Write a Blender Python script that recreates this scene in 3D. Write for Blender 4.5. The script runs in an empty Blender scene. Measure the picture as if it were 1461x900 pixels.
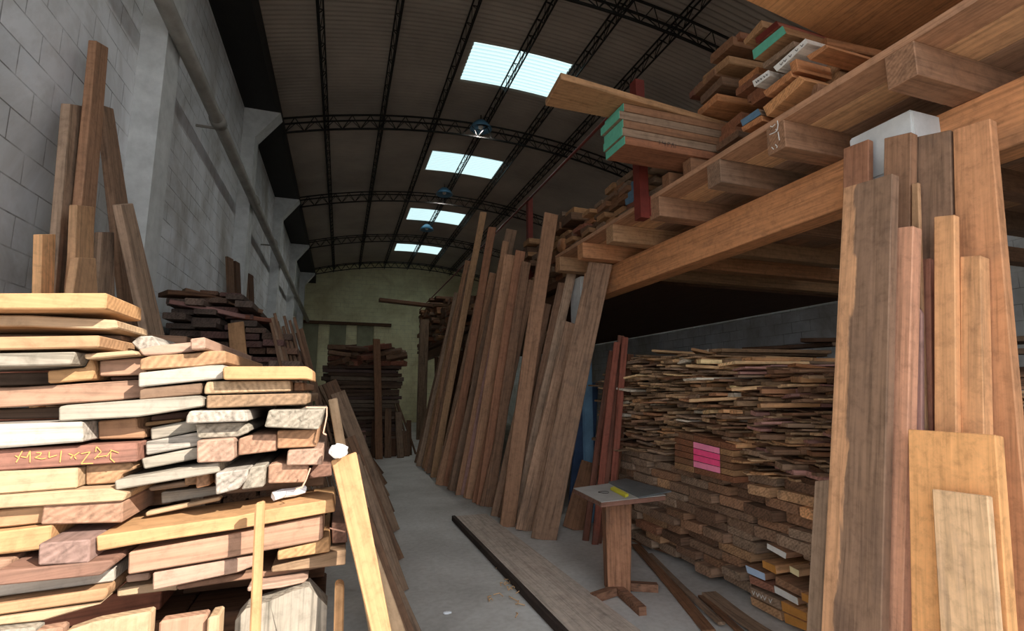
import bpy, bmesh, math, random
from mathutils import Vector, Matrix
rng = random.Random(11)
COL = bpy.context.scene.collection
V = Vector
# ------------------------------------------------------------------ camera
FPX = 716.0; PCX, PCY = 730.5, 450.0
TH = math.atan(107 / FPX); PS = math.atan(245 / math.hypot(FPX, 107))
EYE = V((0, 0, 1.6))
_F = V((math.sin(PS), math.cos(PS), 0)); _R = V((math.cos(PS), -math.sin(PS), 0)); _Z = V((0, 0, 1))
FW = _F * math.cos(TH) + _Z * math.sin(TH); UP = -_F * math.sin(TH) + _Z * math.cos(TH)
cam_d = bpy.data.cameras.new('camera'); cam = bpy.data.objects.new('camera', cam_d); COL.objects.link(cam)
cam_d.sensor_width = 36; cam_d.lens = FPX / 1461 * 36; cam_d.clip_start = 0.05
cam.matrix_world = Matrix.Translation(EYE) @ Matrix((_R, UP, -FW)).transposed().to_4x4()
bpy.context.scene.camera = cam

def ray(px, py): return _R * ((px - PCX) / FPX) + UP * (-(py - PCY) / FPX) + FW
def on_plane(p, o, n):                       # where the sight line of a measured point meets a real surface
    d = ray(*p); return EYE + d * ((o - EYE).dot(n) / d.dot(n))
def on_x(p, x): return on_plane(p, V((x, 0, 0)), V((1, 0, 0)))
def on_y(p, y): return on_plane(p, V((0, y, 0)), V((0, 1, 0)))
def on_z(p, z): return on_plane(p, V((0, 0, z)), V((0, 0, 1)))
def proj(q):
    q = q - EYE; w = q.dot(FW); return PCX + FPX * q.dot(_R) / w, PCY - FPX * q.dot(UP) / w

# ------------------------------------------------------------------ colours
def lin(c):
    return tuple(((v / 255) / 12.92 if v <= 10 else (((v / 255) + .055) / 1.055) ** 2.4) for v in c)
PAL = {'pale yellow': (224, 160, 98), 'cream': (214, 174, 130), 'honey coloured': (202, 146, 98), 'orange': (184, 126, 84),
       'salmon': (190, 136, 106), 'pinkish': (200, 154, 130), 'reddish brown': (138, 88, 70), 'red': (156, 90, 72),
       'mid brown': (134, 96, 70), 'dark brown': (98, 70, 52), 'weathered grey': (172, 162, 146), 'whitish': (206, 196, 184),
       'dull brown': (118, 90, 70), 'tan': (164, 124, 88), 'purplish brown': (150, 112, 104), 'grey brown': (136, 112, 92),
       'rust brown': (140, 92, 66)}
ORD = ('first second third fourth fifth sixth seventh eighth ninth tenth eleventh twelfth thirteenth fourteenth fifteenth '
       'sixteenth seventeenth eighteenth nineteenth twentieth').split() + ['twenty-' + w for w in 'first second third fourth fifth sixth seventh eighth ninth'.split()] + ['thirtieth'] + ['thirty-' + w for w in 'first second third fourth fifth sixth seventh eighth ninth'.split()] + ['fortieth']

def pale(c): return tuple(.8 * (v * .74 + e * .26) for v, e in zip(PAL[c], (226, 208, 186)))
def dusty(c, k=1.2): return tuple(min(240, k * (v * .8 + e * .2)) for v, e in zip(PAL[c] if isinstance(c, str) else c, (130, 118, 108)))
# ------------------------------------------------------------------ materials
def new_mat(name):
    m = bpy.data.materials.new(name); m.use_nodes = True; nt = m.node_tree
    b = nt.nodes['Principled BSDF']; b.inputs['Specular IOR Level'].default_value = 0.25
    return m, nt, b
def N(nt, t, **k):
    n = nt.nodes.new(t)
    for a, v in k.items():
        if a in n.inputs: n.inputs[a].default_value = v
        else: setattr(n, a, v)
    return n
def ramp(nt, fac, stops):
    r = nt.nodes.new('ShaderNodeValToRGB'); e = r.color_ramp.elements
    while len(e) < len(stops): e.new(.5)
    for i, (p, c) in enumerate(stops):
        e[i].position = p; e[i].color = (*c, 1) if len(c) == 3 else c
    nt.links.new(fac, r.inputs[0]); return r.outputs[0]
def mix(nt, mode, fac, a, b):
    m = nt.nodes.new('ShaderNodeMix'); m.data_type = 'RGBA'; m.blend_type = mode
    for s, v in ((m.inputs[0], fac), (m.inputs[6], a), (m.inputs[7], b)):
        if hasattr(v, 'links'): nt.links.new(v, s)
        elif isinstance(v, (tuple, list)): s.default_value = (*v, 1) if len(v) == 3 else v
        else: s.default_value = v
    return m.outputs[2]

def wood_mat(name, contrast=.5, dirt=.35, dirt_col=(92, 78, 66), sap=None, rough=.75, bump=.25, knots=.0, heap=False):
    """sawn timber; grain runs along local X, rings show on the sawn ends; the timber's own colour is the object colour"""
    m, nt, b = new_mat(name); L = nt.links
    tc = N(nt, 'ShaderNodeTexCoord'); oi = N(nt, 'ShaderNodeObjectInfo')
    off = N(nt, 'ShaderNodeVectorMath', operation='SCALE'); off.inputs[0].default_value = (37, 53, 71)
    L.new(oi.outputs['Random'], off.inputs['Scale'])
    add = N(nt, 'ShaderNodeVectorMath', operation='ADD'); L.new(tc.outputs['Object'], add.inputs[0]); L.new(off.outputs[0], add.inputs[1])
    mp = N(nt, 'ShaderNodeMapping'); mp.inputs['Scale'].default_value = (.8, 22, 22); L.new(add.outputs[0], mp.inputs[0])
    n1 = N(nt, 'ShaderNodeTexNoise', Scale=2.2, Detail=7.0, Roughness=.62, Distortion=.5); L.new(mp.outputs[0], n1.inputs['Vector'])
    mp2 = N(nt, 'ShaderNodeMapping'); mp2.inputs['Scale'].default_value = (1.6, 5, 5); L.new(add.outputs[0], mp2.inputs[0])
    n2 = N(nt, 'ShaderNodeTexNoise', Scale=1.5, Detail=4.0, Roughness=.6, Distortion=.8); L.new(mp2.outputs[0], n2.inputs['Vector'])
    lo, hi = 1 - contrast, 1 + contrast * .35
    g = ramp(nt, n1.outputs[0], [(.3, (lo, lo, lo * .97)), (.5, (.95, .94, .92)), (.72, (hi, hi, hi))])
    n4 = N(nt, 'ShaderNodeTexNoise', Scale=17.0, Detail=6.0, Roughness=.7, Distortion=.3); L.new(add.outputs[0], n4.inputs['Vector'])
    g = mix(nt, 'MULTIPLY', 1.0, g, ramp(nt, n4.outputs[0], [(.32, (.74, .73, .72)), (.5, (.97, .97, .97)), (.7, (1.08, 1.07, 1.05))]))
    own = oi.outputs['Color']
    if heap:
        ge = N(nt, 'ShaderNodeNewGeometry')
        own = mix(nt, 'MULTIPLY', 1.0, own, ramp(nt, ge.outputs['Random Per Island'], [(0, (.4, .36, .33)), (.35, (.75, .68, .6)), (.7, (1.1, 1.02, .92)), (1, (1.9, 1.75, 1.5))]))
    base = mix(nt, 'MULTIPLY', 1.0, own, g)
    # ends: rings and checks
    nm = N(nt, 'ShaderNodeSeparateXYZ'); L.new(tc.outputs['Normal'], nm.inputs[0])
    ab = N(nt, 'ShaderNodeMath', operation='ABSOLUTE'); L.new(nm.outputs[0], ab.inputs[0])
    gt = N(nt, 'ShaderNodeMath', operation='GREATER_THAN'); L.new(ab.outputs[0], gt.inputs[0]); gt.inputs[1].default_value = .72
    mp3 = N(nt, 'ShaderNodeMapping'); mp3.inputs['Scale'].default_value = (0, 1, 1); L.new(add.outputs[0], mp3.inputs[0])
    wv = N(nt, 'ShaderNodeTexWave', Scale=16.0, Distortion=5.0, Detail=3.0, wave_type='RINGS', rings_direction='X'); wv.inputs['Detail Scale'].default_value = 1.2
    L.new(mp3.outputs[0], wv.inputs['Vector'])
    ring = ramp(nt, wv.outputs[1], [(0, (.8, .78, .76)), (1, (1.04, 1.03, 1.02))])
    endc = mix(nt, 'MULTIPLY', 1.0, base, ring)
    base = mix(nt, 'MIX', gt.outputs[0], base, endc)
    if sap:
        sx = N(nt, 'ShaderNodeSeparateXYZ'); L.new(tc.outputs['Generated'], sx.inputs[0])
        ma = N(nt, 'ShaderNodeMath', operation='MULTIPLY_ADD'); L.new(n2.outputs[0], ma.inputs[0]); ma.inputs[1].default_value = .45; iv = N(nt, 'ShaderNodeMath', operation='SUBTRACT'); iv.inputs[0].default_value = 1.0; L.new(sx.outputs[1], iv.inputs[1]); L.new(iv.outputs[0], ma.inputs[2])
        sf = ramp(nt, ma.outputs[0], [(sap[1] - .02, (1, 1, 1)), (sap[1] + .02, (0, 0, 0))])
        sc = mix(nt, 'MULTIPLY', 1.0, lin(sap[0]), g)
        base = mix(nt, 'MIX', sf, base, sc)
    df = ramp(nt, n2.outputs[0], [(.52, (0, 0, 0)), (.78, (dirt, dirt, dirt))])
    base = mix(nt, 'MIX', df, base, lin(dirt_col))
    if knots:
        mk = N(nt, 'ShaderNodeMapping'); mk.inputs['Scale'].default_value = (3, 7, 7); L.new(add.outputs[0], mk.inputs[0])
        vo = N(nt, 'ShaderNodeTexVoronoi', Scale=1.0); L.new(mk.outputs[0], vo.inputs['Vector'])
        kf = ramp(nt, vo.outputs['Distance'], [(.05, (knots,) * 3), (.13, (0, 0, 0))])
        base = mix(nt, 'MIX', kf, base, lin((84, 52, 34)))
    L.new(base, b.inputs['Base Color']); b.inputs['Roughness'].default_value = rough
    bp = N(nt, 'ShaderNodeBump', Strength=bump, Distance=.005); L.new(n1.outputs[0], bp.inputs['Height']); L.new(bp.outputs[0], b.inputs['Normal'])
    return m
WOOD = wood_mat('sawn_timber', .42, .35)
CLEAN = wood_mat('fresh_timber', .26, .1, (176, 128, 92), knots=.4)
OLD = wood_mat('weathered_timber', .6, .6, (84, 74, 66), rough=.85, bump=.4)
SAPD = wood_mat('two_tone_plank', .45, .45, (70, 58, 56), sap=((208, 158, 118), .5))
HEAP = wood_mat('heaped_thin_timber', .55, .5, (84, 74, 66), rough=.85, bump=.4, heap=True)
STAIN = wood_mat('stained_plank', .4, .6, (150, 128, 116), rough=.8)

def plain(name, c, rough=.7, metal=0, var=.15, scale=6.0):
    m, nt, b = new_mat(name); L = nt.links
    tc = N(nt, 'ShaderNodeTexCoord'); n = N(nt, 'ShaderNodeTexNoise', Scale=scale, Detail=6.0, Roughness=.65); L.new(tc.outputs['Object'], n.inputs['Vector'])
    c = lin(c); L.new(ramp(nt, n.outputs[0], [(.3, tuple(x * (1 - var) for x in c)), (.7, tuple(min(1, x * (1 + var)) for x in c))]), b.inputs['Base Color'])
    b.inputs['Roughness'].default_value = rough; b.inputs['Metallic'].default_value = metal
    return m
M_STEEL = plain('dark_painted_steel', (40, 38, 36), .6, .3)
M_RED = plain('red_oxide_steel', (104, 44, 36), .55, 0, .3)
M_GREEN = plain('green_paint', (92, 164, 138), .6, 0, .12, 20)
M_PINK = plain('pink_paint', (248, 84, 134), .6, 0, .1, 20)
M_LPINK = plain('light_pink_paint', (244, 140, 170), .6, 0, .1, 20)
M_WHITEP = plain('white_paint', (216, 212, 204), .6, 0, .12, 20)
M_LBLUE = plain('pale_blue_paint', (178, 198, 222), .6, 0, .1, 20)
M_OCHRE = plain('ochre_paint', (190, 132, 66), .6, 0, .15, 20)
M_CREAM = plain('cream_paint', (226, 208, 160), .6, 0, .1, 20)
M_BLUEP = plain('grey_blue_paint', (88, 116, 136), .6, 0, .2, 20)
M_CONC = plain('whitewashed_concrete', (206, 208, 206), .85, 0, .18, 5)
M_BLUE = plain('pale_blue_wall_paint', (104, 136, 158), .7, 0, .25, 4)
M_TARP = plain('dark_blue_sheet', (52, 68, 92), .5, 0, .3, 6)
M_PIPE = plain('grey_plastic_pipe', (150, 146, 138), .5, 0, .25, 3)
M_SLATE = plain('grey_laminate', (98, 102, 102), .4, 0, .3, 7)
M_YEL = plain('yellow_plastic', (206, 196, 60), .4, 0, .1)
M_PAPER = plain('white_paper', (236, 238, 240), .7, 0, .06)
M_CHALK = plain('yellow_chalk', (214, 148, 84), .8, 0, .1)
M_LAMP = plain('blue_grey_enamel', (88, 128, 156), .35, .2, .1)
M_WIRE = plain('thin_steel_wire', (70, 66, 62), .4, .8)
M_FOAM = plain('pale_panel_board', (150, 148, 122), .8, 0, .2, 2)

def roof_mat():
    m, nt, b = new_mat('rusty_corrugated_roof'); L = nt.links
    tc = N(nt, 'ShaderNodeTexCoord'); n = N(nt, 'ShaderNodeTexNoise', Scale=.5, Detail=6.0, Roughness=.6); L.new(tc.outputs['Object'], n.inputs['Vector'])
    L.new(ramp(nt, n.outputs[0], [(.3, lin((150, 140, 130))), (.7, lin((186, 174, 160)))]), b.inputs['Base Color'])
    b.inputs['Roughness'].default_value = .6; return m
def floor_mat():
    m, nt, b = new_mat('dusty_concrete_floor'); L = nt.links
    tc = N(nt, 'ShaderNodeTexCoord'); n = N(nt, 'ShaderNodeTexNoise', Scale=.9, Detail=8.0, Roughness=.62, Distortion=.4); L.new(tc.outputs['Object'], n.inputs['Vector'])
    c = ramp(nt, n.outputs[0], [(.3, lin((172, 167, 160))), (.55, lin((200, 196, 190))), (.75, lin((216, 214, 210)))])
    n2 = N(nt, 'ShaderNodeTexNoise', Scale=22.0, Detail=4.0); L.new(tc.outputs['Object'], n2.inputs['Vector'])
    c = mix(nt, 'MULTIPLY', .5, c, ramp(nt, n2.outputs[0], [(.35, (.78, .76, .73)), (.6, (1, 1, 1))]))
    L.new(c, b.inputs['Base Color']); b.inputs['Roughness'].default_value = .8
    bp = N(nt, 'ShaderNodeBump', Strength=.15, Distance=.01); L.new(n2.outputs[0], bp.inputs['Height']); L.new(bp.outputs[0], b.inputs['Normal'])
    return m
def block_mat(name, c1, c2, stain, ax, joint=.45):
    m, nt, b = new_mat(name); L = nt.links
    tc = N(nt, 'ShaderNodeTexCoord'); s = N(nt, 'ShaderNodeSeparateXYZ'); L.new(tc.outputs['Object'], s.inputs[0])
    cb = N(nt, 'ShaderNodeCombineXYZ'); L.new(s.outputs[ax], cb.inputs[0]); L.new(s.outputs[2], cb.inputs[1])
    br = N(nt, 'ShaderNodeTexBrick', Scale=1.0); br.inputs['Mortar Size'].default_value = .006; br.inputs['Brick Width'].default_value = .4; br.inputs['Row Height'].default_value = .205
    br.inputs['Mortar Smooth'].default_value = .4
    br.inputs['Color1'].default_value = (*lin(c1), 1); br.inputs['Color2'].default_value = (*lin(c2), 1); br.inputs['Mortar'].default_value = (*lin(tuple(v * joint for v in c1)), 1)
    L.new(cb.outputs[0], br.inputs['Vector'])
    n = N(nt, 'ShaderNodeTexNoise', Scale=.8, Detail=7.0, Roughness=.65, Distortion=.6); L.new(tc.outputs['Object'], n.inputs['Vector'])
    n3 = N(nt, 'ShaderNodeTexNoise', Scale=1.6, Detail=5.0, Roughness=.7); L.new(cb.outputs[0], n3.inputs['Vector'])
    joints = mix(nt, 'MIX', ramp(nt, n3.outputs[0], [(.4, (.1, .1, .1)), (.6, (.9, .9, .9))]), lin(c1), br.outputs[0])
    f = ramp(nt, n.outputs[0], [(.4, (0, 0, 0)), (.68, (.75, .75, .75))])
    L.new(mix(nt, 'MIX', f, joints, lin(stain)), b.inputs['Base Color']); b.inputs['Roughness'].default_value = .85
    bp = N(nt, 'ShaderNodeBump', Strength=.4, Distance=.012); bp.invert = True; L.new(br.outputs[1], bp.inputs['Height']); L.new(bp.outputs[0], b.inputs['Normal'])
    return m
M_ROOF = roof_mat(); M_FLOOR = floor_mat()
M_WALL = block_mat('whitewashed_block_wall', (236, 238, 240), (224, 228, 232), (150, 142, 128), 1)
M_BACK = block_mat('yellowed_block_wall', (236, 230, 190), (226, 220, 180), (190, 174, 130), 0, .6)
def sky_sheet():
    m, nt, b = new_mat('translucent_roof_sheet'); L = nt.links
    tl = N(nt, 'ShaderNodeBsdfTranslucent'); tl.inputs[0].default_value = (.26, .35, .345, 1)
    mx = N(nt, 'ShaderNodeMixShader'); mx.inputs[0].default_value = .85
    b.inputs['Base Color'].default_value = (.3, .4, .4, 1); b.inputs['Roughness'].default_value = .5
    L.new(b.outputs[0], mx.inputs[1]); L.new(tl.outputs[0], mx.inputs[2]); L.new(mx.outputs[0], nt.nodes['Material Output'].inputs[0])
    return m
M_SHEET = sky_sheet()

# ------------------------------------------------------------------ object helpers
def tag(o, label=None, cat=None, group=None, kind=None):
    if label: o['label'] = label
    if cat: o['category'] = cat
    if group: o['group'] = group
    if kind: o['kind'] = kind
    return o
def link(name, me, m, parent=None):
    o = bpy.data.objects.new(name, me); COL.objects.link(o)
    if m and not me.materials: me.materials.append(m)
    if parent: o.parent = parent
    return o
def from_bm(name, bm, m, parent=None, smooth=False):
    bmesh.ops.recalc_face_normals(bm, faces=bm.faces[:])
    me = bpy.data.meshes.new(name); bm.to_mesh(me); bm.free()
    if smooth: me.polygons.foreach_set('use_smooth', [True] * len(me.polygons))
    return link(name, me, m, parent)
def empty(name, loc):
    o = bpy.data.objects.new(name, None); COL.objects.link(o); o.location = loc; o.empty_display_size = .1; return o
def colour(o, c, j=0.0):
    c = PAL[c] if isinstance(c, str) else c
    k = 1 + rng.uniform(-j, j); l = lin(c); o.color = (min(1, l[0] * k), min(1, l[1] * k), min(1, l[2] * k), 1); return o
def bm_box(bm, lo, hi, M=None):
    vs = [bm.verts.new((x, y, z)) for x in (lo[0], hi[0]) for y in (lo[1], hi[1]) for z in (lo[2], hi[2])]
    for f in ((0, 1, 3, 2), (4, 6, 7, 5), (0, 4, 5, 1), (2, 3, 7, 6), (0, 2, 6, 4), (1, 5, 7, 3)): bm.faces.new([vs[i] for i in f])
    if M: bmesh.ops.transform(bm, matrix=M, verts=vs)
    return vs
def bm_bar(bm, a, b, w, h=None, up=V((0, 0, 1))):
    a, b = V(a), V(b); x = (b - a).normalized(); h = h or w
    if abs(x.dot(up)) > .98: up = V((1, 0, 0))
    y = up.cross(x).normalized(); z = x.cross(y)
    M = Matrix((x, y, z)).transposed().to_4x4(); M.translation = a
    return bm_box(bm, (0, -w / 2, -h / 2), ((b - a).length, w / 2, h / 2), M)
def bm_tube(bm, pts, r, n=10):
    pts = [V(p) for p in pts]; rings = []
    for i, p in enumerate(pts):
        t = (pts[min(i + 1, len(pts) - 1)] - pts[max(i - 1, 0)]).normalized()
        u = t.cross(V((0, 0, 1)) if abs(t.z) < .95 else V((1, 0, 0))).normalized(); w = t.cross(u)
        rings.append([bm.verts.new(p + (u * math.cos(k * math.tau / n) + w * math.sin(k * math.tau / n)) * r) for k in range(n)])
    for A, B in zip(rings, rings[1:]):
        for k in range(n): bm.faces.new((A[k], A[(k + 1) % n], B[(k + 1) % n], B[k]))
    bm.faces.new(rings[0][::-1]); bm.faces.new(rings[-1])
def frame(o, x, yhint):
    x = x.normalized(); z = x.cross(yhint).normalized(); y = z.cross(x)
    M = Matrix((x, y, z)).transposed().to_4x4(); M.translation = o; return M
def slab(name, pts, ext, grain, m, col, bevel=.003, ragged=0.0, parent=None):
    """a piece of timber: outline pts extruded by ext; local X follows the grain"""
    c = sum(pts, V()) / len(pts); g = grain.normalized()
    yh = ext.cross(g) if abs(ext.normalized().dot(g)) < .9 else (pts[1] - pts[0]) - g * (pts[1] - pts[0]).dot(g)
    M = frame(c, g, yh); Mi = M.inverted(); bm = bmesh.new()
    A = [bm.verts.new(Mi @ (p + V((rng.uniform(-1, 1), rng.uniform(-1, 1), rng.uniform(-1, 1))) * ragged)) for p in pts]
    B = [bm.verts.new(Mi @ (p + ext)) for p in pts]
    n = len(pts); bm.faces.new(A); bm.faces.new(B[::-1])
    for i in range(n): bm.faces.new((A[i], B[i], B[(i + 1) % n], A[(i + 1) % n]))
    if bevel:
        bmesh.ops.recalc_face_normals(bm, faces=bm.faces[:])
        bmesh.ops.bevel(bm, geom=bm.edges[:], offset=bevel, segments=1, affect='EDGES', clamp_overlap=True)
    o = from_bm(name, bm, m, parent); o.matrix_world = M; colour(o, col); return o
def board_mesh(name, L, w, t, warp=.006, seg=6, m=WOOD, seed=0, wane=0.0):
    """a sawn board along +X from 0 to L, chamfered, slightly bowed, ends not quite square"""
    r = random.Random(seed); bm = bmesh.new(); rings = []; c = min(w, t) * .12
    prof = [(-w/2+c, -t/2), (w/2-c, -t/2), (w/2, -t/2+c), (w/2, t/2-c), (w/2-c, t/2), (-w/2+c, t/2), (-w/2, t/2-c), (-w/2, -t/2+c)]
    ph, ph2 = r.uniform(0, 6), r.uniform(0, 6); sk0, sk1 = r.uniform(-.08, .08), r.uniform(-.08, .08)
    for i in range(seg + 1):
        u = i / seg; bw, bt = math.sin(u * 4 + ph) * warp, math.sin(u * 3.2 + ph2) * warp * .8
        k = 1 + wane * math.sin(u * 5 + ph) * .5
        sk = sk0 if i == 0 else sk1 if i == seg else 0
        rings.append([bm.verts.new((u * L + sk * y * (1 if i else 1), y * k + bw, z + bt)) for y, z in prof])
    for A, B in zip(rings, rings[1:]):
        for k in range(8): bm.faces.new((A[k], A[(k + 1) % 8], B[(k + 1) % 8], B[k]))
    bm.faces.new(rings[0][::-1]); bm.faces.new(rings[-1])
    bmesh.ops.recalc_face_normals(bm, faces=bm.faces[:])
    me = bpy.data.meshes.new(name); bm.to_mesh(me); bm.free(); me.materials.append(m); return me
_seed = [0]
def plank(name, a, b, w, t, wdir, m, col, j=.12, warp=.008, wane=0.0):
    a, b = V(a), V(b); _seed[0] += 1
    me = board_mesh(name, (b - a).length, w, t, warp, 8, m, _seed[0], wane)
    x = (b - a).normalized(); y = (wdir - x * wdir.dot(x)).normalized(); z = x.cross(y)
    o = link(name, me, None); M = Matrix((x, y, z)).transposed().to_4x4(); M.translation = a; o.matrix_world = M
    return colour(o, col, j)
def struct(name, bm, m, label=None, smooth=False):
    return tag(from_bm(name, bm, m, None, smooth), label, None, None, 'structure')
def add_child_patch(parent, name, pts, nrm, m, t=.004):
    """a thin coat of paint on a board's end: same outline, a few millimetres proud"""
    bm = bmesh.new(); A = [bm.verts.new(p) for p in pts]; B = [bm.verts.new(p + nrm * t) for p in pts]
    bm.faces.new(A); bm.faces.new(B[::-1]); n = len(pts)
    for i in range(n): bm.faces.new((A[i], B[i], B[(i + 1) % n], A[(i + 1) % n]))
    o = from_bm(name, bm, m); o.parent = parent; o.matrix_parent_inverse = parent.matrix_world.inverted(); return o

def pen(parent, name, strokes, fn, nrm, m, w=.004):
    for st in strokes:
        bm = bmesh.new(); P = [fn(p) for p in st]
        for a, b in zip(P, P[1:]): bm_bar(bm, a, b, w, .002, nrm)
        c = from_bm(name, bm, m); c.parent = parent; c.matrix_parent_inverse = parent.matrix_world.inverted()
M_INK = plain('dark_marker', (48, 44, 44), .7, 0, .1)
# ------------------------------------------------------------------ the hall
XL, XR, XC = -1.95, 8.0, 3.03
YF, YB = -.6, 26.2
def zroof(x): return 7.4 + .8 * (1 - ((x - XC) / 4.98) ** 2)
bm = bmesh.new(); bm_box(bm, (XL - .2, YF, -.1), (XR + .2, YB + .2, 0)); struct('floor', bm, M_FLOOR, 'dusty grey concrete floor of the timber store')
bm = bmesh.new(); bm_box(bm, (-14, -16, -.1), (22, YF, -.005))
struct('ground', bm, plain('yard_ground', (112, 106, 98), .9, 0, .15, 1), 'sunlit yard outside the entrance')
bm = bmesh.new(); bm_box(bm, (XL - .2, YF, 0), (XL, YB, 7.45)); struct('wall_left', bm, M_WALL, 'whitewashed concrete block side wall with stains')
bm = bmesh.new(); bm_box(bm, (XR, YF, 0), (XR + .2, YB, 7.45)); struct('wall_right', bm, M_WALL, 'whitewashed wall at the back of the loft bays')
bm = bmesh.new()
xs = [XL - .2 + (XR - XL + .4) * i / 16 for i in range(17)]
for z0, back in ((0, 0),):
    lo = [bm.verts.new((x, YB, 0)) for x in xs]; hi = [bm.verts.new((x, YB, zroof(x) + .05)) for x in xs]
    lo2 = [bm.verts.new((x, YB + .2, 0)) for x in xs]; hi2 = [bm.verts.new((x, YB + .2, zroof(x) + .05)) for x in xs]
    for i in range(16):
        bm.faces.new((lo[i], lo[i+1], hi[i+1], hi[i])); bm.faces.new((lo2[i], hi2[i], hi2[i+1], lo2[i+1])); bm.faces.new((hi[i], hi[i+1], hi2[i+1], hi2[i]))
struct('wall_back', bm, M_BACK, 'yellowish block wall closing the far end of the hall')
JX, LZ = 2.9, 4.85
bm = bmesh.new(); bm_box(bm, (XL - .2, YF - .25, LZ), (JX, YF, 8.4)); bm_box(bm, (JX, YF - .25, 0), (XR + .2, YF, 8.4))
struct('wall_front', bm, M_WALL, 'front wall around the wide entrance behind the viewer')
# roof with corrugation running across the hall; openings for the roof lights
SKY = [(9.07 + 4.66 * i) for i in range(4)] + [4.41]; SX0, SX1, SDY = 2.28, 3.96, .62  # last roof light continues the row out of view, added to brighten the hall
SX0, SX1 = on_z((664, 92), 8.2).x, on_z((798, 116), 8.2).x
arch = sorted(set([XL - .1 + (XR - XL + .2) * i / 26 for i in range(27)]) | {SX0, SX1})
PER = .11; ny = int((YB - YF + .2) / PER * 4); ys = [YF - .2 + i * PER / 4 for i in range(ny + 5)]
def corr(y): return .02 * math.sin(y / PER * math.tau)
def insky(x0, x1, y0, y1): return x0 >= SX0 - 1e-6 and x1 <= SX1 + 1e-6 and any(abs((y0 + y1) / 2 - s) < SDY for s in SKY)
bm = bmesh.new(); grid = [[bm.verts.new((x, y, zroof(x) + corr(y))) for y in ys] for x in arch]
holes = {}
for i in range(len(arch) - 1):
    for j in range(len(ys) - 1):
        q = (arch[i], arch[i + 1], ys[j], ys[j + 1])
        if insky(*q):
            k = min(range(5), key=lambda k: abs(SKY[k] - ys[j])); holes.setdefault(k, []).append(q); continue
        bm.faces.new((grid[i][j], grid[i + 1][j], grid[i + 1][j + 1], grid[i][j + 1]))
struct('ceiling', bm, M_ROOF, 'dark corrugated arched roof', True)
for k, qs in holes.items():
    bm = bmesh.new(); vd = {}
    def gv(x, y):
        if (x, y) not in vd: vd[(x, y)] = bm.verts.new((x, y, zroof(x) + corr(y)))
        return vd[(x, y)]
    for x0, x1, y0, y1 in qs: bm.faces.new((gv(x0, y0), gv(x1, y0), gv(x1, y1), gv(x0, y1)))
    struct('window_%d' % (k + 1), bm, M_SHEET, '%s bright translucent roof light from the entrance' % ORD[(k + 1) % 5], True)
# lattice purlins along the hall
def lattice(bm, p, q, d, step, r=.012, wide=.0):
    p, q, d = V(p), V(q), V(d); n = max(2, int((q - p).length / step))
    for s in ((-1, 1) if wide else (0,)):
        o = V((wide * s, 0, 0)) if abs((q - p).normalized().y) > .5 else V((0, wide * s, 0))
        bm_bar(bm, p + o, q + o, r * 2.2)
        if wide == 0 or s == -1:
            bm_bar(bm, p + d + (o if not wide else V()), q + d + (o if not wide else V()), r * 2.2)
    for i in range(n):
        a, b = p + (q - p) * (i / n), p + (q - p) * ((i + .5) / n); c = p + (q - p) * ((i + 1) / n)
        for s in ((-1, 1) if wide else (0,)):
            o = V((wide * s, 0, 0)) if abs((q - p).normalized().y) > .5 else V((0, wide * s, 0))
            bm_bar(bm, a + o, b + d, r); bm_bar(bm, b + d, c + o, r)
        if wide: bm_bar(bm, a - V((wide, 0, 0)), a + V((wide, 0, 0)), r)
for k, tp in enumerate([(455, 0), (573, 0), (684, 0), (790, 0), (898, 0), (1005, 0)]):
    d = ray(*tp); x = d.x / d.z * 6.35
    for _ in range(3): x = d.x / d.z * (zroof(x) - .2 - 1.6)
    bm = bmesh.new(); z = zroof(x) - .07; lattice(bm, (x, YF, z), (x, YB, z), (0, 0, -.24), .42, .011, .05)
    struct('trim_%d' % (k + 1), bm, M_STEEL, '%s dark lattice purlin from the left wall under the roof' % ORD[k])
for k in range(5):
    y = 6.35 + 4.6 * k; bm = bmesh.new(); n = 26
    P = [V((XL + (XR - XL) * i / n, y, 0)) for i in range(n + 1)]
    for p in P: p.z = zroof(p.x) - .32
    for a, b in zip(P, P[1:]):
        for dy in (-.12, .12): bm_bar(bm, a + V((0, dy, 0)), b + V((0, dy, 0)), .03)
        bm_bar(bm, a - V((0, 0, .26)), b - V((0, 0, .26)), .035)
        for dy in (-.12, .12): bm_bar(bm, a + V((0, dy, 0)), (a + b) / 2 - V((0, 0, .26)), .014); bm_bar(bm, (a + b) / 2 - V((0, 0, .26)), b + V((0, dy, 0)), .014)
    struct('trim_%d' % (k + 7), bm, M_STEEL, '%s dark arched lattice truss from the entrance' % ORD[k])
# left wall: pilasters with corbels, gutter, pipe
for k in range(5):
    y0 = 5.2 + 4.65 * k; bm = bmesh.new(); bm_box(bm, (XL, y0, 0), (XL + .22, y0 + .38, 6.3))
    vs = bm_box(bm, (XL, y0 + .02, 6.3), (XL + .62, y0 + .36, 6.85))
    for v in vs:
        if v.co.z < 6.5 and v.co.x > XL + .3: v.co.x = XL + .22
    struct('pillar_left.%03d' % k, bm, M_CONC, '%s pale concrete pillar with corbel along the left wall' % ORD[k])
bm = bmesh.new(); bm_box(bm, (XL, YF, 6.85), (XL + .55, YB, 7.25)); struct('beam_left', bm, M_STEEL, 'dark eaves gutter beam along the left wall')  # the beam's dark colour carries the shade lying under the eaves
bm = bmesh.new(); pp = [on_x(p, XL + .26) for p in ((205, -20), (236, 36), (268, 92), (320, 190), (352, 258), (402, 366))]
pz = sum(p.z for p in pp[1:4]) / 3
bm_tube(bm, [(XL + .3, YF, pz), (XL + .3, 6, pz), (XL + .3, 14, pz - .05), (XL + .3, YB - .1, pz - .1)], .075, 12)
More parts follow.
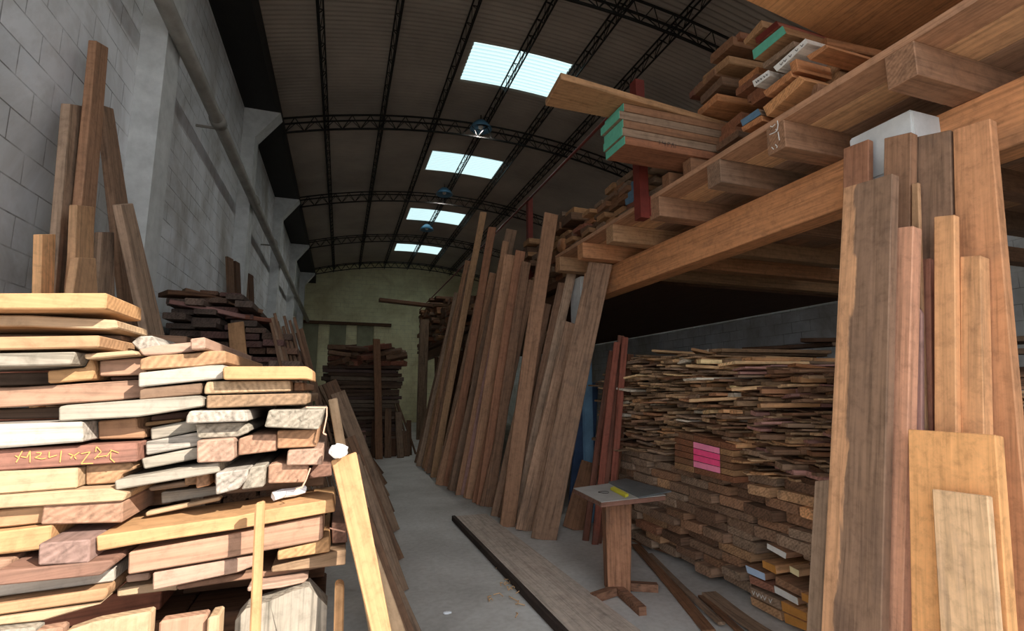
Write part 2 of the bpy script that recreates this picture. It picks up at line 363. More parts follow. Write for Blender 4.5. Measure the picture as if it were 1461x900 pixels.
pipe = tag(from_bm('wall_pipe', bm, M_PIPE, None, True), 'pale horizontal pipe running high along the left block wall', 'pipe')
for y in (4.1, 6.9, 9.8, 12.6):
    bm = bmesh.new(); bm_tube(bm, [(XL + .3, y - .09, pz), (XL + .3, y + .09, pz)], .092, 12); from_bm('pipe_collar', bm, M_PIPE, pipe, True)
    bm = bmesh.new(); bm_box(bm, (XL, y + .2, pz - .015), (XL + .3, y + .22, pz + .015)); from_bm('pipe_bracket', bm, M_PIPE, pipe)
# far end: partition below a ledge
zl = on_y((490, 463), YB - .3).z
bm = bmesh.new(); bm_box(bm, (XL, YB - .34, zl), (2.3, YB - .02, zl + .14)); colour(struct('trim_12', bm, OLD, 'dark ledge beam across the far wall'), 'dark brown')
part = empty('panel_partition', (0.3, YB - .2, 0)); tag(part, 'row of tall pale panels under the ledge on the far wall', 'partition')
xx = XL + .05
for i, w in enumerate((.75, .5, .8, .5, .8, .5, .55)):
    if xx + w > 2.35: break
    bm = bmesh.new(); bm_box(bm, (xx + .015, YB - .12 - .03 * (i % 2), .02), (xx + w - .015, YB - .02, zl))
    p = from_bm('panel', bm, (M_FOAM, M_BACK)[i % 2], None); p.parent = part; p.matrix_parent_inverse = Matrix.Translation(-part.location)
    xx += w

# ------------------------------------------------------------------ loft on the right
XE, ZJ0, ZJ1, ZD = 2.52, 3.082, 3.26, 3.302
beam_o = slab('loft_beam', [V((3.0, 1.0, 2.76)), V((3.0, 5.75, 2.76)), V((3.0, 5.75, 3.08)), V((3.0, 1.0, 3.08))], V((.2, 0, 0)), V((0, 1, 0)), WOOD, (208, 146, 100), .006)
tag(beam_o, 'massive orange-brown beam carrying the near loft joists', 'beam')
for i in range(7):
    jy = (1.45, 2.2, 2.76, 3.5, 4.28, 4.95, 5.58)[i]
    o = slab('floor_joist', [V((XE, jy, ZJ0)), V((XE, jy + .14, ZJ0)), V((XE, jy + .14, ZJ1)), V((XE, jy, ZJ1))], V((5.4, 0, 0)), V((1, 0, 0)), WOOD, dusty(('mid brown', 'mid brown', 'dull brown', 'mid brown', 'tan', 'orange', 'tan')[i], 1.15), .004)
    if i == 1:
        bpy.context.view_layer.update()
        pen(o, 'chalk_stroke', [[(1099,180),(1102,181),(1106,177)],[(1109,172),(1110,178),(1109,186)],[(1098,192),(1103,190),(1108,187),(1107,184)],[(1110,188),(1112,200)],[(1101,210),(1104,213)],[(1106,206),(1109,209),(1108,211)]], lambda p: on_x(p, XE - .004), V((1, 0, 0)), M_WHITEP, .005)
    tag(o, '%s joist end from the entrance jutting under the loft deck' % ORD[i], 'joist', 'joists under the loft deck')
dx = XE
for i in range(14):
    w = (.22, .27, .3, .25, .33)[i % 5]; y0 = .3
    o = slab('deck_board', [V((dx, y0, ZJ1)), V((dx + w - .006, y0, ZJ1)), V((dx + w - .006, 5.72, ZJ1)), V((dx, 5.72, ZJ1))], V((0, 0, .042)), V((0, 1, 0)), WOOD, dusty(('mid brown', 'tan', 'dull brown', 'mid brown', 'dull brown')[i % 5], 1.35), .002)
    tag(o, 'long loft deck plank, %s from the aisle edge' % ORD[i], 'plank', 'planks of the near loft deck'); dx += w
# far loft
o = slab('loft_beam', [V((3.05, 5.95, 2.78)), V((3.05, 21, 2.78)), V((3.05, 21, 3.06)), V((3.05, 5.95, 3.06))], V((.2, 0, 0)), V((0, 1, 0)), WOOD, 'dark brown', .006)
tag(o, 'dark beam of the farther loft behind the leaning planks', 'beam')
o = slab('loft_deck', [V((2.95, 5.95, 3.1)), V((7.9, 5.95, 3.1)), V((7.9, 21, 3.1)), V((2.95, 21, 3.1))], V((0, 0, .1)), V((0, 1, 0)), WOOD, 'dark brown', .004)
tag(o, 'dark deck of the farther loft holding timber piles', 'deck')
# columns
def column(name, x0, x1, y0, y1, ztop, label, blue):
    c = empty(name, ((x0 + x1) / 2, (y0 + y1) / 2, 0)); tag(c, label, 'pillar', None, 'structure')
    for nm, z0, z1, mm in ((('lower_shaft', 0, 2.05, M_BLUE), ('upper_shaft', 2.05, ztop, M_CONC)) if blue else (('shaft', 0, ztop - .3, M_CONC), ('capital', ztop - .3, ztop, M_CONC))):
        g = .035 if nm == 'capital' else 0
        bm = bmesh.new(); bm_box(bm, (x0 - g, y0 - g, z0), (x1 + g, y1 + g, z1)); bmesh.ops.bevel(bm, geom=bm.edges[:], offset=.012, segments=2, affect='EDGES')
        p = from_bm(nm, bm, mm); p.parent = c; p.matrix_parent_inverse = Matrix.Translation(-c.location)
column('pillar', 2.9, 3.04, 5.78, 6.1, 3.08, 'square pillar painted white above and blue below', True)
column('pillar', 2.82, 2.995, 1.69, 1.97, 3.075, 'white concrete pillar head behind the near leaning planks', False)
# red stakes and rail
for i, (x, y, z0, z1, lab) in enumerate(((2.46, 3.68, 3.1, 4.42, 'red steel stake bolted to the near loft edge'), (3.02, 7.97, 3.2, 4.98, 'red steel stake rising among the leaning planks'))):
    c = empty('steel_stake', (x, y, z0)); tag(c, lab, 'post')
    bm = bmesh.new(); bm_box(bm, (-.04, -.05, 0), (.05, .05, z1 - z0)); from_bm('post', bm, M_RED, c)
    bm = bmesh.new(); bm_box(bm, (.05, -.06, .02), (.16, -.045, .2)); from_bm('bracket_plate', bm, M_RED, c)
    for zz in (.06, .15):
        bm = bmesh.new(); bm_tube(bm, [(.11, -.075, zz), (.11, -.06, zz)], .012, 8); from_bm('bolt', bm, M_STEEL, c)
bm = bmesh.new(); bm_tube(bm, [(2.46, 3.74, 4.36), (2.98, 7.9, 4.92), (3.0, 21, 4.95)], .018, 8)
tag(from_bm('guard_rail', bm, M_RED), 'thin dark red rail running back between the stakes above the loft', 'rail')

# ------------------------------------------------------------------ sunlit stack on the left, piece by piece
FA = math.radians(22); FO = V((0.02, 2.28, 0)); FDIR = V((math.cos(FA), math.sin(FA), 0)); FN = V((math.sin(FA), -math.cos(FA), 0))
def face(p, off=0.0): return on_plane(p, FO, FN) + V((0, off, 0))
S = 'sunlit stack'
stack = [ # label, colour, offset, depth, grain, material, outline
('thick pale yellow plank lying on top of the sunlit stack', 'pale yellow', -.05, .3, 'x', CLEAN, [-150,425, 166,424, 166,446, -150,447]),
('cream board directly under the top yellow plank, its far end rough', 'cream', 0, .28, 'x', CLEAN, [-150,449, 40,449, 166,456, 168,468, 150,470, 40,466, -150,466]),
('shaded brown board between the cream board and the orange one below it', 'mid brown', .1, .25, 'x', WOOD, [-150,467, 148,471, 148,479, -150,484]),  # fills a shaded gap; its brown stands in for the shade
('orange board with a clean square end, third down the sunlit stack', 'honey coloured', -.03, .3, 'x', CLEAN, [-150,485, 150,480, 150,497, -150,504]),
('weathered grey board under the orange one at the left edge', 'weathered grey', -.02, .28, 'x', OLD, [-150,508, 115,502, 108,521, -150,528]),
('short yellow block supporting the weathered grey board', 'pale yellow', .04, .4, 'x', CLEAN, [52,528, 109,523, 117,504, 124,524, 118,541, 52,547]),
('dark filler board in the shaded recess left of the yellow block', 'dark brown', .14, .3, 'x', WOOD, [-150,530, 50,528, 50,547, -150,552]),  # filler whose dark colour stands in for shade in the recess
('broken pale chunk with bark on the step of the stack', 'whitish', .1, .3, 'y', OLD, [162,483, 174,473, 196,472, 210,491, 190,497, 176,497]),
('thin pink-cream strip above the orange striped block', 'cream', 0, .3, 'x', CLEAN, [120,505, 190,499, 197,506, 120,512]),
('orange and cream striped block in the middle of the stack top', 'salmon', .05, .45, 'x', CLEAN, [126,513, 197,508, 197,533, 126,535]),
('shaded reddish board under the striped block', 'reddish brown', .1, .4, 'x', WOOD, [128,536, 196,534, 196,539, 128,541]),  # put where a dark gap runs, shade given by its colour
('pale salmon strip with two nail holes', 'pinkish', .02, .5, 'x', CLEAN, [192,498, 218,492, 276,486, 276,500, 230,505, 199,506]),
('square pink board end on the crest of the stack', 'pinkish', -.03, 1.0, 'y', CLEAN, [277,485, 297,483, 297,499, 277,500]),
('wide honey-tan board with a split face under the nail-hole strip', 'honey coloured', 0, .95, 'y', CLEAN, [199,513, 213,508, 235,506, 277,504, 300,501, 322,501, 322,518, 280,523, 199,528]),
('smooth whitish-pink board under the honey-tan one', 'whitish', -.01, .9, 'x', CLEAN, [200,532, 300,522, 321,521, 320,540, 280,544, 200,552]),
('pale yellow board projecting at the right of the stack crest', 'pale yellow', -.04, .3, 'x', CLEAN, [323,526, 326,523, 438,523, 447,529, 447,544, 437,541, 323,542]),
('rough brown bark-faced board under the whitish-pink one', 'mid brown', 0, .8, 'x', OLD, [198,557, 205,553, 288,546, 286,562, 198,571]),
('cracked cream board end below the projecting yellow board', 'cream', 0, 1.1, 'y', WOOD, [291,552, 295,544, 414,543, 415,558, 291,562]),
('shaded orange block tucked right of the cracked cream end', 'orange', .07, .9, 'y', WOOD, [416,545, 431,545, 431,557, 416,558]),
('tan board end with a long crack, lower twin of the cracked cream end', 'tan', -.01, 1.1, 'y', WOOD, [296,564, 437,561, 439,564, 437,577, 296,582]),
('long salmon board spanning the left part of the stack', 'salmon', .05, .3, 'x', WOOD, [-150,558, 0,553, 168,542, 196,540, 196,567, 150,572, 0,582, -150,590]),
('long pale grey board with a bluish weathered left end', 'weathered grey', -.02, .35, 'x', OLD, [91,580, 100,577, 180,572, 284,564, 292,567, 292,580, 200,594, 91,600]),
('dark filler board in the shaded hollow left of the pale grey board', 'dark brown', .14, .3, 'x', WOOD, [-150,592, 88,580, 88,600, -150,606]),  # filler coloured dark for the shade in the hollow
('creamy white board with fine cracks at the left edge', 'whitish', -.02, .3, 'x', OLD, [-150,610, 0,605, 124,601, 125,629, 0,639, -150,646]),
('small orange block right of the creamy white board', 'orange', .04, .5, 'x', WOOD, [127,602, 184,597, 186,613, 196,614, 196,628, 127,630]),
('thin pale sliver under the grey board', 'pale yellow', .08, .5, 'x', CLEAN, [187,606, 245,600, 244,604, 187,612]),
('shaded brown board above the thin pale sliver', 'reddish brown', .12, .5, 'x', WOOD, [187,597, 265,587, 265,598, 187,605]),
('topmost of three short grey boards stepping down the middle', 'weathered grey', .04, .8, 'x', OLD, [206,612, 262,601, 277,600, 276,616, 206,630]),
('middle of three short grey boards, the palest', 'whitish', .03, .8, 'x', OLD, [200,632, 270,619, 284,618, 283,637, 201,652]),
('lowest of three short grey boards, pointed at its right end', 'weathered grey', .02, .8, 'x', OLD, [197,656, 281,639, 285,642, 285,655, 200,671]),
('long slanting grey board below the three short grey ones', 'weathered grey', -.01, .8, 'x', OLD, [166,684, 313,659, 315,673, 168,698]),
('red board with yellow chalk characters on its face', 'red', 0, .3, 'x', WOOD, [-150,650, 0,642, 196,631, 196,658, 0,671, -150,681]),
('pale tan board just under the chalked red board', 'cream', 0, .3, 'x', CLEAN, [-150,684, 0,673, 110,667, 110,696, 0,704, -150,713]),
('orange-cream board end with a ragged split', 'honey coloured', .03, .5, 'y', WOOD, [112,667, 180,662, 185,671, 165,680, 160,692, 112,695]),
('long cream board with a broken right tip', 'cream', -.01, .3, 'x', CLEAN, [-150,718, 0,706, 100,698, 158,695, 184,702, 178,714, 0,724, -150,733]),
('short pale orange board left of the pinkish-brown end', 'honey coloured', .02, .3, 'x', CLEAN, [-150,744, 0,730, 60,724, 56,750, 0,756, -150,766]),
('wide pinkish-brown board end with a split at its base', 'salmon', 0, .3, 'y', WOOD, [62,721, 175,716, 175,746, 58,748]),
('yellow board with a square end beside the purplish block', 'pale yellow', 0, .3, 'x', CLEAN, [-150,772, 0,758, 73,750, 70,783, 0,792, -150,804]),
('purplish-brown square block end, furred by the saw', 'purplish brown', -.05, .3, 'y', WOOD, [75,765, 144,760, 143,791, 74,796]),
('long pale pine beam crossing the lower stack under the paper roll', 'pale yellow', -.03, .3, 'x', CLEAN, [146,760, 340,733, 386,723, 476,709, 479,726, 340,751, 200,771, 146,781]),
('thin whitish lath lying on the long pine beam', 'cream', .08, .05, 'x', CLEAN, [188,743, 303,719, 303,724, 188,750]),
('short shaded board right of the long cream board', 'grey brown', .09, .5, 'x', OLD, [190,706, 248,696, 253,704, 192,712]),
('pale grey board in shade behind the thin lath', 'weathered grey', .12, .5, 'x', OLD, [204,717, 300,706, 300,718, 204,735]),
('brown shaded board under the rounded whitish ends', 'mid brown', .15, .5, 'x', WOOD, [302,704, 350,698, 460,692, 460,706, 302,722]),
('small shaded square end, left of three small blocks', 'tan', .07, .6, 'y', WOOD, [251,686, 271,682, 271,698, 251,700]),
('small orange square end, middle of three small blocks', 'orange', .04, .6, 'y', WOOD, [273,680, 293,677, 293,697, 273,701]),
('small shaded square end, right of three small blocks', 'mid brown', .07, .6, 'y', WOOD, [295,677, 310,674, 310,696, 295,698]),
('bright white board end with curved growth rings', 'whitish', -.04, .9, 'y', OLD, [272,594, 278,585, 356,584, 358,600, 272,603]),
('dull beige board end directly under the bright white one', 'weathered grey', 0, .9, 'y', OLD, [279,605, 345,603, 355,608, 355,616, 338,623, 282,625]),
('pinkish square timber end with a curved crack', 'pinkish', -.03, .9, 'y', WOOD, [286,627, 337,624, 338,652, 332,656, 286,658]),
('orange timber end with a pale heart, right of the cracked one', 'salmon', 0, .9, 'y', WOOD, [340,626, 357,621, 395,619, 395,643, 340,650]),
('tilted pale grey block end at the right side of the stack', 'weathered grey', -.05, .6, 'y', OLD, [387,584, 463,583, 456,611, 381,607]),
('smooth orange block end under the tilted grey block', 'orange', -.01, .7, 'y', CLEAN, [397,614, 455,612, 452,637, 396,639]),
('pink block end below the smooth orange one', 'pinkish', -.02, .7, 'y', WOOD, [412,641, 461,638, 460,662, 410,662]),
('large rounded whitish board end, left of the rounded pair', 'whitish', -.03, .8, 'y', OLD, [311,672, 357,666, 355,680, 343,694, 312,702]),
('rounded beige board end, right of the rounded pair', 'weathered grey', -.02, .8, 'y', OLD, [359,665, 381,661, 378,693, 346,696]),
('reddish rough board end right of the rounded pair', 'salmon', 0, .8, 'y', WOOD, [383,664, 395,661, 440,664, 436,688, 382,690]),
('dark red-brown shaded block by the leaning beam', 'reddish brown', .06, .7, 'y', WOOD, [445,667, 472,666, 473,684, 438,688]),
('long pink-brown timber under the long pine beam', 'salmon', -.01, .3, 'x', WOOD, [186,787, 320,762, 461,734, 461,765, 455,770, 320,795, 185,818]),
('pale pink board running under the long pink-brown timber', 'pinkish', .0, .3, 'x', CLEAN, [217,818, 340,796, 366,792, 364,806, 340,816, 218,842]),
('short yellow board end right of the upright lath', 'pale yellow', 0, .6, 'y', CLEAN, [396,786, 455,772, 462,767, 470,765, 471,787, 396,799]),
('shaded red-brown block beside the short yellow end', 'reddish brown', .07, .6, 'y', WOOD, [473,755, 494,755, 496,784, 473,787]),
('grey-faced brown beam low on the right of the stack', 'tan', .02, .5, 'x', OLD, [386,812, 475,790, 494,787, 493,809, 386,821]),
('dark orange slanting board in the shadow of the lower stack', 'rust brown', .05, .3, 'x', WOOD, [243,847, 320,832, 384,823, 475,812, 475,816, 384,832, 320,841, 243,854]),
('lens shaped bark offcut above the big upright slab', 'pinkish', 0, .12, 'x', OLD, [353,838, 440,824, 433,832, 400,839, 353,845]),
('red-brown board with a chamfered right end, low on the left', 'reddish brown', -.05, .25, 'x', WOOD, [17,801, 72,798, 173,788, 179,793, 159,809, 16,823]),
('salmon sliver at the lower left edge of the stack', 'salmon', 0, .3, 'x', WOOD, [-150,806, 15,797, 14,811, 0,816, -150,824]),
('pinkish white board below the chamfered red-brown one', 'whitish', .03, .3, 'x', CLEAN, [-150,843, 0,829, 154,818, 154,836, 0,858, -150,881]),
('pale orange board under the pinkish white one', 'honey coloured', 0, .3, 'x', CLEAN, [-150,887, 0,862, 152,839, 154,846, 148,857, 0,877, -150,902]),
('cream board along the bottom left of the stack', 'cream', 0, .3, 'x', CLEAN, [-150,908, 0,880, 145,862, 60,886, 0,893, -150,920]),
('tiny pink block with a pale top in the lower stack', 'pinkish', .05, .3, 'x', CLEAN, [166,834, 202,828, 202,839, 167,844]),
('beige board top edge behind the upright boards', 'cream', .06, .3, 'x', CLEAN, [150,856, 198,848, 242,846, 242,856, 228,857, 150,867]),
]
upright = [
('whitish brown streaked board standing at the lower left corner', 'weathered grey', -.03, .06, STAIN, [-60,900, 58,889, 60,1000, -60,1000]),
('reddish upright board left of the broad pale one', 'salmon', -.05, .05, STAIN, [60,891, 101,884, 106,1000, 61,1000]),
('broad pale upright board standing against the stack foot', 'cream', -.08, .05, CLEAN, [109,886, 150,872, 228,858, 229,1000, 108,1000]),
('orange upright board with a shadow, right of the broad pale one', 'salmon', -.07, .05, CLEAN, [237,874, 303,864, 301,1000, 236,1000]),
('narrow cream upright batten with a split brown side', 'cream', -.1, .09, CLEAN, [306,864, 322,861, 321,1000, 304,1000]),
('big grey-beige log slab standing in the lower stack', 'weathered grey', -.03, .1, OLD, [338,880, 352,864, 386,853, 418,839, 441,833, 467,860, 468,878, 476,884, 476,1000, 334,1000]),
('round-topped upright post beside the leaning beam', 'pale yellow', -.12, .06, CLEAN, [478,822, 481,818, 488,818, 491,822, 492,1000, 477,1000]),
('slim upright lath standing in front of the stack', 'pale yellow', -.16, .025, CLEAN, [373,706, 386,702, 383,1000, 367,1000]),
]
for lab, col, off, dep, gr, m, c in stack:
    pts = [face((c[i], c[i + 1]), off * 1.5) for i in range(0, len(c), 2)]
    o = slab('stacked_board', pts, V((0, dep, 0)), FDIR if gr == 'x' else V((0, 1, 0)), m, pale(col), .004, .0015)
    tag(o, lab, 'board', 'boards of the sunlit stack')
    if 'chalk' in lab: chalked = o
for lab, col, off, dep, m, c in upright:
    pts = [face((c[i], c[i + 1]), off) for i in range(0, len(c), 2)]
    for p in pts:
        if p.z < .75: p.z = 0
    o = slab('upright_board', pts, V((0, dep, 0)), V((0, 0, 1)), m, pale(col), .006)
    tag(o, lab, 'board', 'boards standing at the foot of the sunlit stack')
# chalk characters on the red board
raw = [[(165,180),(200,200),(240,130)],[(205,200),(175,250)],[(225,190),(285,200),(320,130)],[(320,130),(318,250)],
 [(385,150),(440,150),(420,180),(370,200),(440,215),(485,205)],[(520,140),(515,200),(600,175)],[(645,130),(630,250)],
 [(720,160),(780,180),(830,145)],[(770,170),(740,210)],[(780,190),(800,215)],[(850,160),(945,140),(850,265),(975,260)],
 [(1000,140),(1010,85),(1060,140)],[(990,215),(1060,140)],[(1020,195),(1110,180)],[(1165,130),(1110,190)],[(1155,120),(1240,150)],[(1160,150),(1155,210),(1200,250)]]
strokes = [[(x / 7.305, 625 + y / 7.305) for x, y in st] for st in raw]
for st in strokes:
    bm = bmesh.new(); P = [face(p, -.003) for p in st]
    for a, b in zip(P, P[1:]): bm_bar(bm, a, b, .0026, .002, FN)
    ch = from_bm('chalk_stroke', bm, M_CHALK); ch.parent = chalked; ch.matrix_parent_inverse = chalked.matrix_world.inverted()
# boards lying deeper in the stack and the bearers under it
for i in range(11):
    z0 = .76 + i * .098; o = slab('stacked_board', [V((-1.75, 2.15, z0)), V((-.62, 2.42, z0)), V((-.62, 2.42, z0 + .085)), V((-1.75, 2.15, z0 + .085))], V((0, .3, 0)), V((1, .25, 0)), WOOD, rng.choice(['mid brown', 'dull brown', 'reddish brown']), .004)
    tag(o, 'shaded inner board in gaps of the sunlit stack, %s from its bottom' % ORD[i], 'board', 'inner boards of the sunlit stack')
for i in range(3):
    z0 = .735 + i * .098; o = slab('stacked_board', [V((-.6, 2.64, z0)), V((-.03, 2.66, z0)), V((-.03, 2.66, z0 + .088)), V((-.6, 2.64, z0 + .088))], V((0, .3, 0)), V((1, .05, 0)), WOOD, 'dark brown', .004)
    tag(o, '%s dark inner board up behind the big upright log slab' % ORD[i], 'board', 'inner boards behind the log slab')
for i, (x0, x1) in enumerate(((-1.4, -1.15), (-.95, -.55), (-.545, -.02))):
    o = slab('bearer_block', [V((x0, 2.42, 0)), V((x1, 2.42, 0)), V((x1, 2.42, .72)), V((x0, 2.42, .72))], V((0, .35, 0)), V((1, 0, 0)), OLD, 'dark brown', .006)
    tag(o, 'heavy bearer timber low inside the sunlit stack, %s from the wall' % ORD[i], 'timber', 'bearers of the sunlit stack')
# beam and boards leaning at the right corner of the stack
def lean_px(name, tl, tr, bl, br, xt, yt, yb, t, m, col, lab, grp, floor=True, cat='plank', sapm=None):
    A, B = on_y(tl, yt), on_y(tr, yt); C, D = on_y(bl, yb), on_y(br, yb)
    if floor:
        C = A + (C - A) * (A.z / (A.z - C.z)); D = B + (D - B) * (B.z / (B.z - D.z))
    n = (B - A).cross(C - A).normalized()
    if n.y < 0: n = -n
    o = slab(name, [A, B, D, C], n * t, (C - A), m, pale(col), .004); tag(o, lab, cat, grp); return o
lean_px('leaning_beam', (472,657), (508,644), (524,880), (552,870), 0, 2.2, 2.02, .07, CLEAN, 'pale yellow', 'thick honey-yellow beam leaning at the corner of the sunlit stack', 'beams leaning at the stack corner', cat='beam')
lean_px('leaning_beam', (513,757), (526,753), (535,880), (568,870), 0, 2.3, 2.18, .05, CLEAN, 'cream', 'shorter pale beam leaning right of the thick honey-yellow one', 'beams leaning at the stack corner', cat='beam')
lean_px('leaning_lath', (468,570), (481,567), (482,650), (496,648), 0, 2.47, 2.44, .03, CLEAN, 'cream', 'cream lath rising above the thick leaning beam', None, cat='lath')
# crumpled paper, roll of paper
def crumple(name, c, r, seed, lab, sc=(1, 1, 1), cat='paper'):
    q = random.Random(seed); bm = bmesh.new(); bmesh.ops.create_icosphere(bm, subdivisions=3, radius=r)
    for v in bm.verts: v.co = V((v.co.x * sc[0], v.co.y * sc[1], v.co.z * sc[2])) * (1 + q.uniform(-.12, .16))
    o = from_bm(name, bm, M_PAPER); o.location = c; return tag(o, lab, cat)
p = on_y((483, 643), 2.17); crumple('crumpled_paper', p, .034, 3, 'crumpled white paper on top of the leaning beam', (1, .8, .8))
bm = bmesh.new(); a, b = face((387, 712), .06), face((432, 706), .1); bm_tube(bm, [a, a.lerp(b, .3) + V((0, 0, .004)), a.lerp(b, .7), b + V((0, 0, .004))], .016, 9)
for v in bm.verts: v.co += V((rng.uniform(-1, 1), rng.uniform(-1, 1), rng.uniform(-1, 1))) * .003
tag(from_bm('paper_roll', bm, M_PAPER), 'rolled white paper lying on the long pine beam', 'paper')
# frayed splinters at the right of the stack
for k, (lab, P) in enumerate((('thin bent splinter hooked over the tilted grey block', [(438,580),(467,580),(467,592),(462,616),(466,618)]), ('thin splinter hanging below the pink block', [(444,664),(438,680),(433,690),(424,693)]), ('thin splinter bridging to the leaning beam', [(471,747),(492,752)]))):
    bm = bmesh.new(); Q = [face(q, -.07) for q in P]
    for a, b in zip(Q, Q[1:]): bm_bar(bm, a, b, .005)
    tag(colour(from_bm('wood_splinter', bm, CLEAN), 'pinkish'), lab, 'splinter', 'splinters at the edge of the sunlit stack')

# ------------------------------------------------------------------ boards against the left wall
LWN = V((1, 0, .13)).normalized()
def lwall(p, off): return on_plane(p, V((XL + .06 + off, 0, 4.4)), LWN)
for lab, col, off, t, m, q in (
 ('tall grey-brown plank, broadest of those leaning on the left wall', 'grey brown', .0, .05, OLD, [(100,148),(123,152),(103,420),(78,420)]),
 ('tallest reddish plank on the left wall, reaching near the pillar top', 'mid brown', .07, .05, WOOD, [(138,58),(155,68),(137,297),(116,295)]),
 ('tan board leaning in front of the tallest reddish plank', 'tan', .13, .04, WOOD, [(110,292),(135,295),(133,420),(105,420)]),
 ('short light tan board, nearest on the left wall', 'tan', .19, .04, CLEAN, [(112,367),(137,368),(140,425),(103,425)]),
 ('orange short board farthest left on the left wall', 'honey coloured', .06, .04, WOOD, [(60,334),(80,334),(77,425),(58,425)]),
 ('dark plank slanting rightwards from behind the tallest plank', 'dull brown', .02, .05, OLD, [(147,150),(162,155),(204,425),(178,425)]),
 ('grey plank slanting rightwards below the concrete pillar', 'grey brown', .26, .05, OLD, [(172,292),(190,290),(238,490),(214,490)]),
 ('short greyish board between the tan and slanting planks', 'grey brown', .12, .04, OLD, [(145,331),(163,331),(164,420),(139,420)])):
    P = [lwall(p, off) for p in q]
    C = P[0] + (P[3] - P[0]) * (P[0].z / (P[0].z - P[3].z)); D = P[1] + (P[2] - P[1]) * (P[1].z / (P[1].z - P[2].z))
    o = slab('wall_plank', [P[0], P[1], D, C], -LWN * t, C - P[0], m, dusty(col, 1.3), .004); tag(o, lab, 'plank', 'planks leaning on the left wall')
for i, (px, py, w) in enumerate(((328, 368, .12), (338, 374, .1), (349, 376, .1), (357, 392, .12), (392, 430, .1))):
    a = on_x((px, py), XL + .12); o = plank('wall_plank', (XL + .55, a.y - .05 * i, 0), a, w * 1.6, .04, V((.3, 1, 0)), OLD, ('dull brown', 'dark brown', 'dull brown', 'dark brown', 'grey brown')[i])
    tag(o, '%s of the dim planks leaning on the left wall past the second pillar' % ORD[i], 'plank', 'planks leaning on the left wall')

# ------------------------------------------------------------------ generated piles
MESH = {}
def lib(kind, L, ws, ts, m, n=6, warp=.01, wane=.0):
    MESH[kind] = [(board_mesh(kind, L, ws[i % len(ws)], ts[i % len(ts)], warp, 5, m, 900 + i * 7 + len(kind), wane), ws[i % len(ws)], ts[i % len(ts)]) for i in range(n)]
_first = {}
def put(name, kind, idx, pos, xdir, col, sy=1, sz=1, sx=1, roll=0, j=.2):
    """first use makes the board, every later one is a copy of it"""
    me, w, t = MESH[kind][idx]; key = (kind, idx, name)
    if key not in _first:
        o = link(name, me, None); _first[key] = o
    else:
        o = _first[key].copy(); COL.objects.link(o)
    x = xdir.normalized(); y = V((0, 0, 1)).cross(x).normalized(); z = x.cross(y)
    M = Matrix((x, y, z)).transposed().to_4x4() @ Matrix.Rotation(roll, 4, 'X'); M.translation = pos
    o.matrix_world = M @ Matrix.Diagonal((sx, sy, sz, 1)); return colour(o, col, j)

# second pile by the left wall, behind the sunlit stack
lib('pile_board', 2.6, (.2, .26, .16, .3), (.045, .06, .035), OLD, 6, .012)
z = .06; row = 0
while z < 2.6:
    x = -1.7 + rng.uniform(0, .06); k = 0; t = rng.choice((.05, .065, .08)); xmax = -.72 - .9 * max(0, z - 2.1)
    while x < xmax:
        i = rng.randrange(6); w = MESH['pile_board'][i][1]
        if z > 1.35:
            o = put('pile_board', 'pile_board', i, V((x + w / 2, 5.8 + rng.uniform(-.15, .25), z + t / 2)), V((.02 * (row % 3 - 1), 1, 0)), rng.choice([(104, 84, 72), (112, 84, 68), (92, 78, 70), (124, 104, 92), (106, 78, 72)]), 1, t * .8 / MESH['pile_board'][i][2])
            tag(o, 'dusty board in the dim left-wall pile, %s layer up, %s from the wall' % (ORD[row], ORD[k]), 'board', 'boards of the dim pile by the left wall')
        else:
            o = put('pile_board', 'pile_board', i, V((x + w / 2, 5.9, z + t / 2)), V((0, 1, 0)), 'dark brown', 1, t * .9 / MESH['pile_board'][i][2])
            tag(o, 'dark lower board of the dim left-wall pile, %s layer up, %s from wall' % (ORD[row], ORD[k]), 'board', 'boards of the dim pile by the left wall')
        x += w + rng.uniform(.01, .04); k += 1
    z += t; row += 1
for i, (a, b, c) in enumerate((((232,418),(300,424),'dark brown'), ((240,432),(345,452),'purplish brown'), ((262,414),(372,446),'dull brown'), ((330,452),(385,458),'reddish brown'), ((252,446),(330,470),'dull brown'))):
    o = plank('pile_board', on_y(a, 5.7 + .1 * i), on_y(b, 5.95 + .1 * i), .24, .045, V((0, 1, 0)), OLD, c)
    tag(o, '%s of the loose boards lying crosswise on the dim wall pile' % ORD[i], 'board', 'boards of the dim pile by the left wall')
o = plank('leaning_board', on_y((350, 560), 5.3), on_y((336, 461), 5.5), .14, .04, V((1, 0, 0)), WOOD, 'tan'); tag(o, 'single light board leaning upright against the dim pile', 'board')
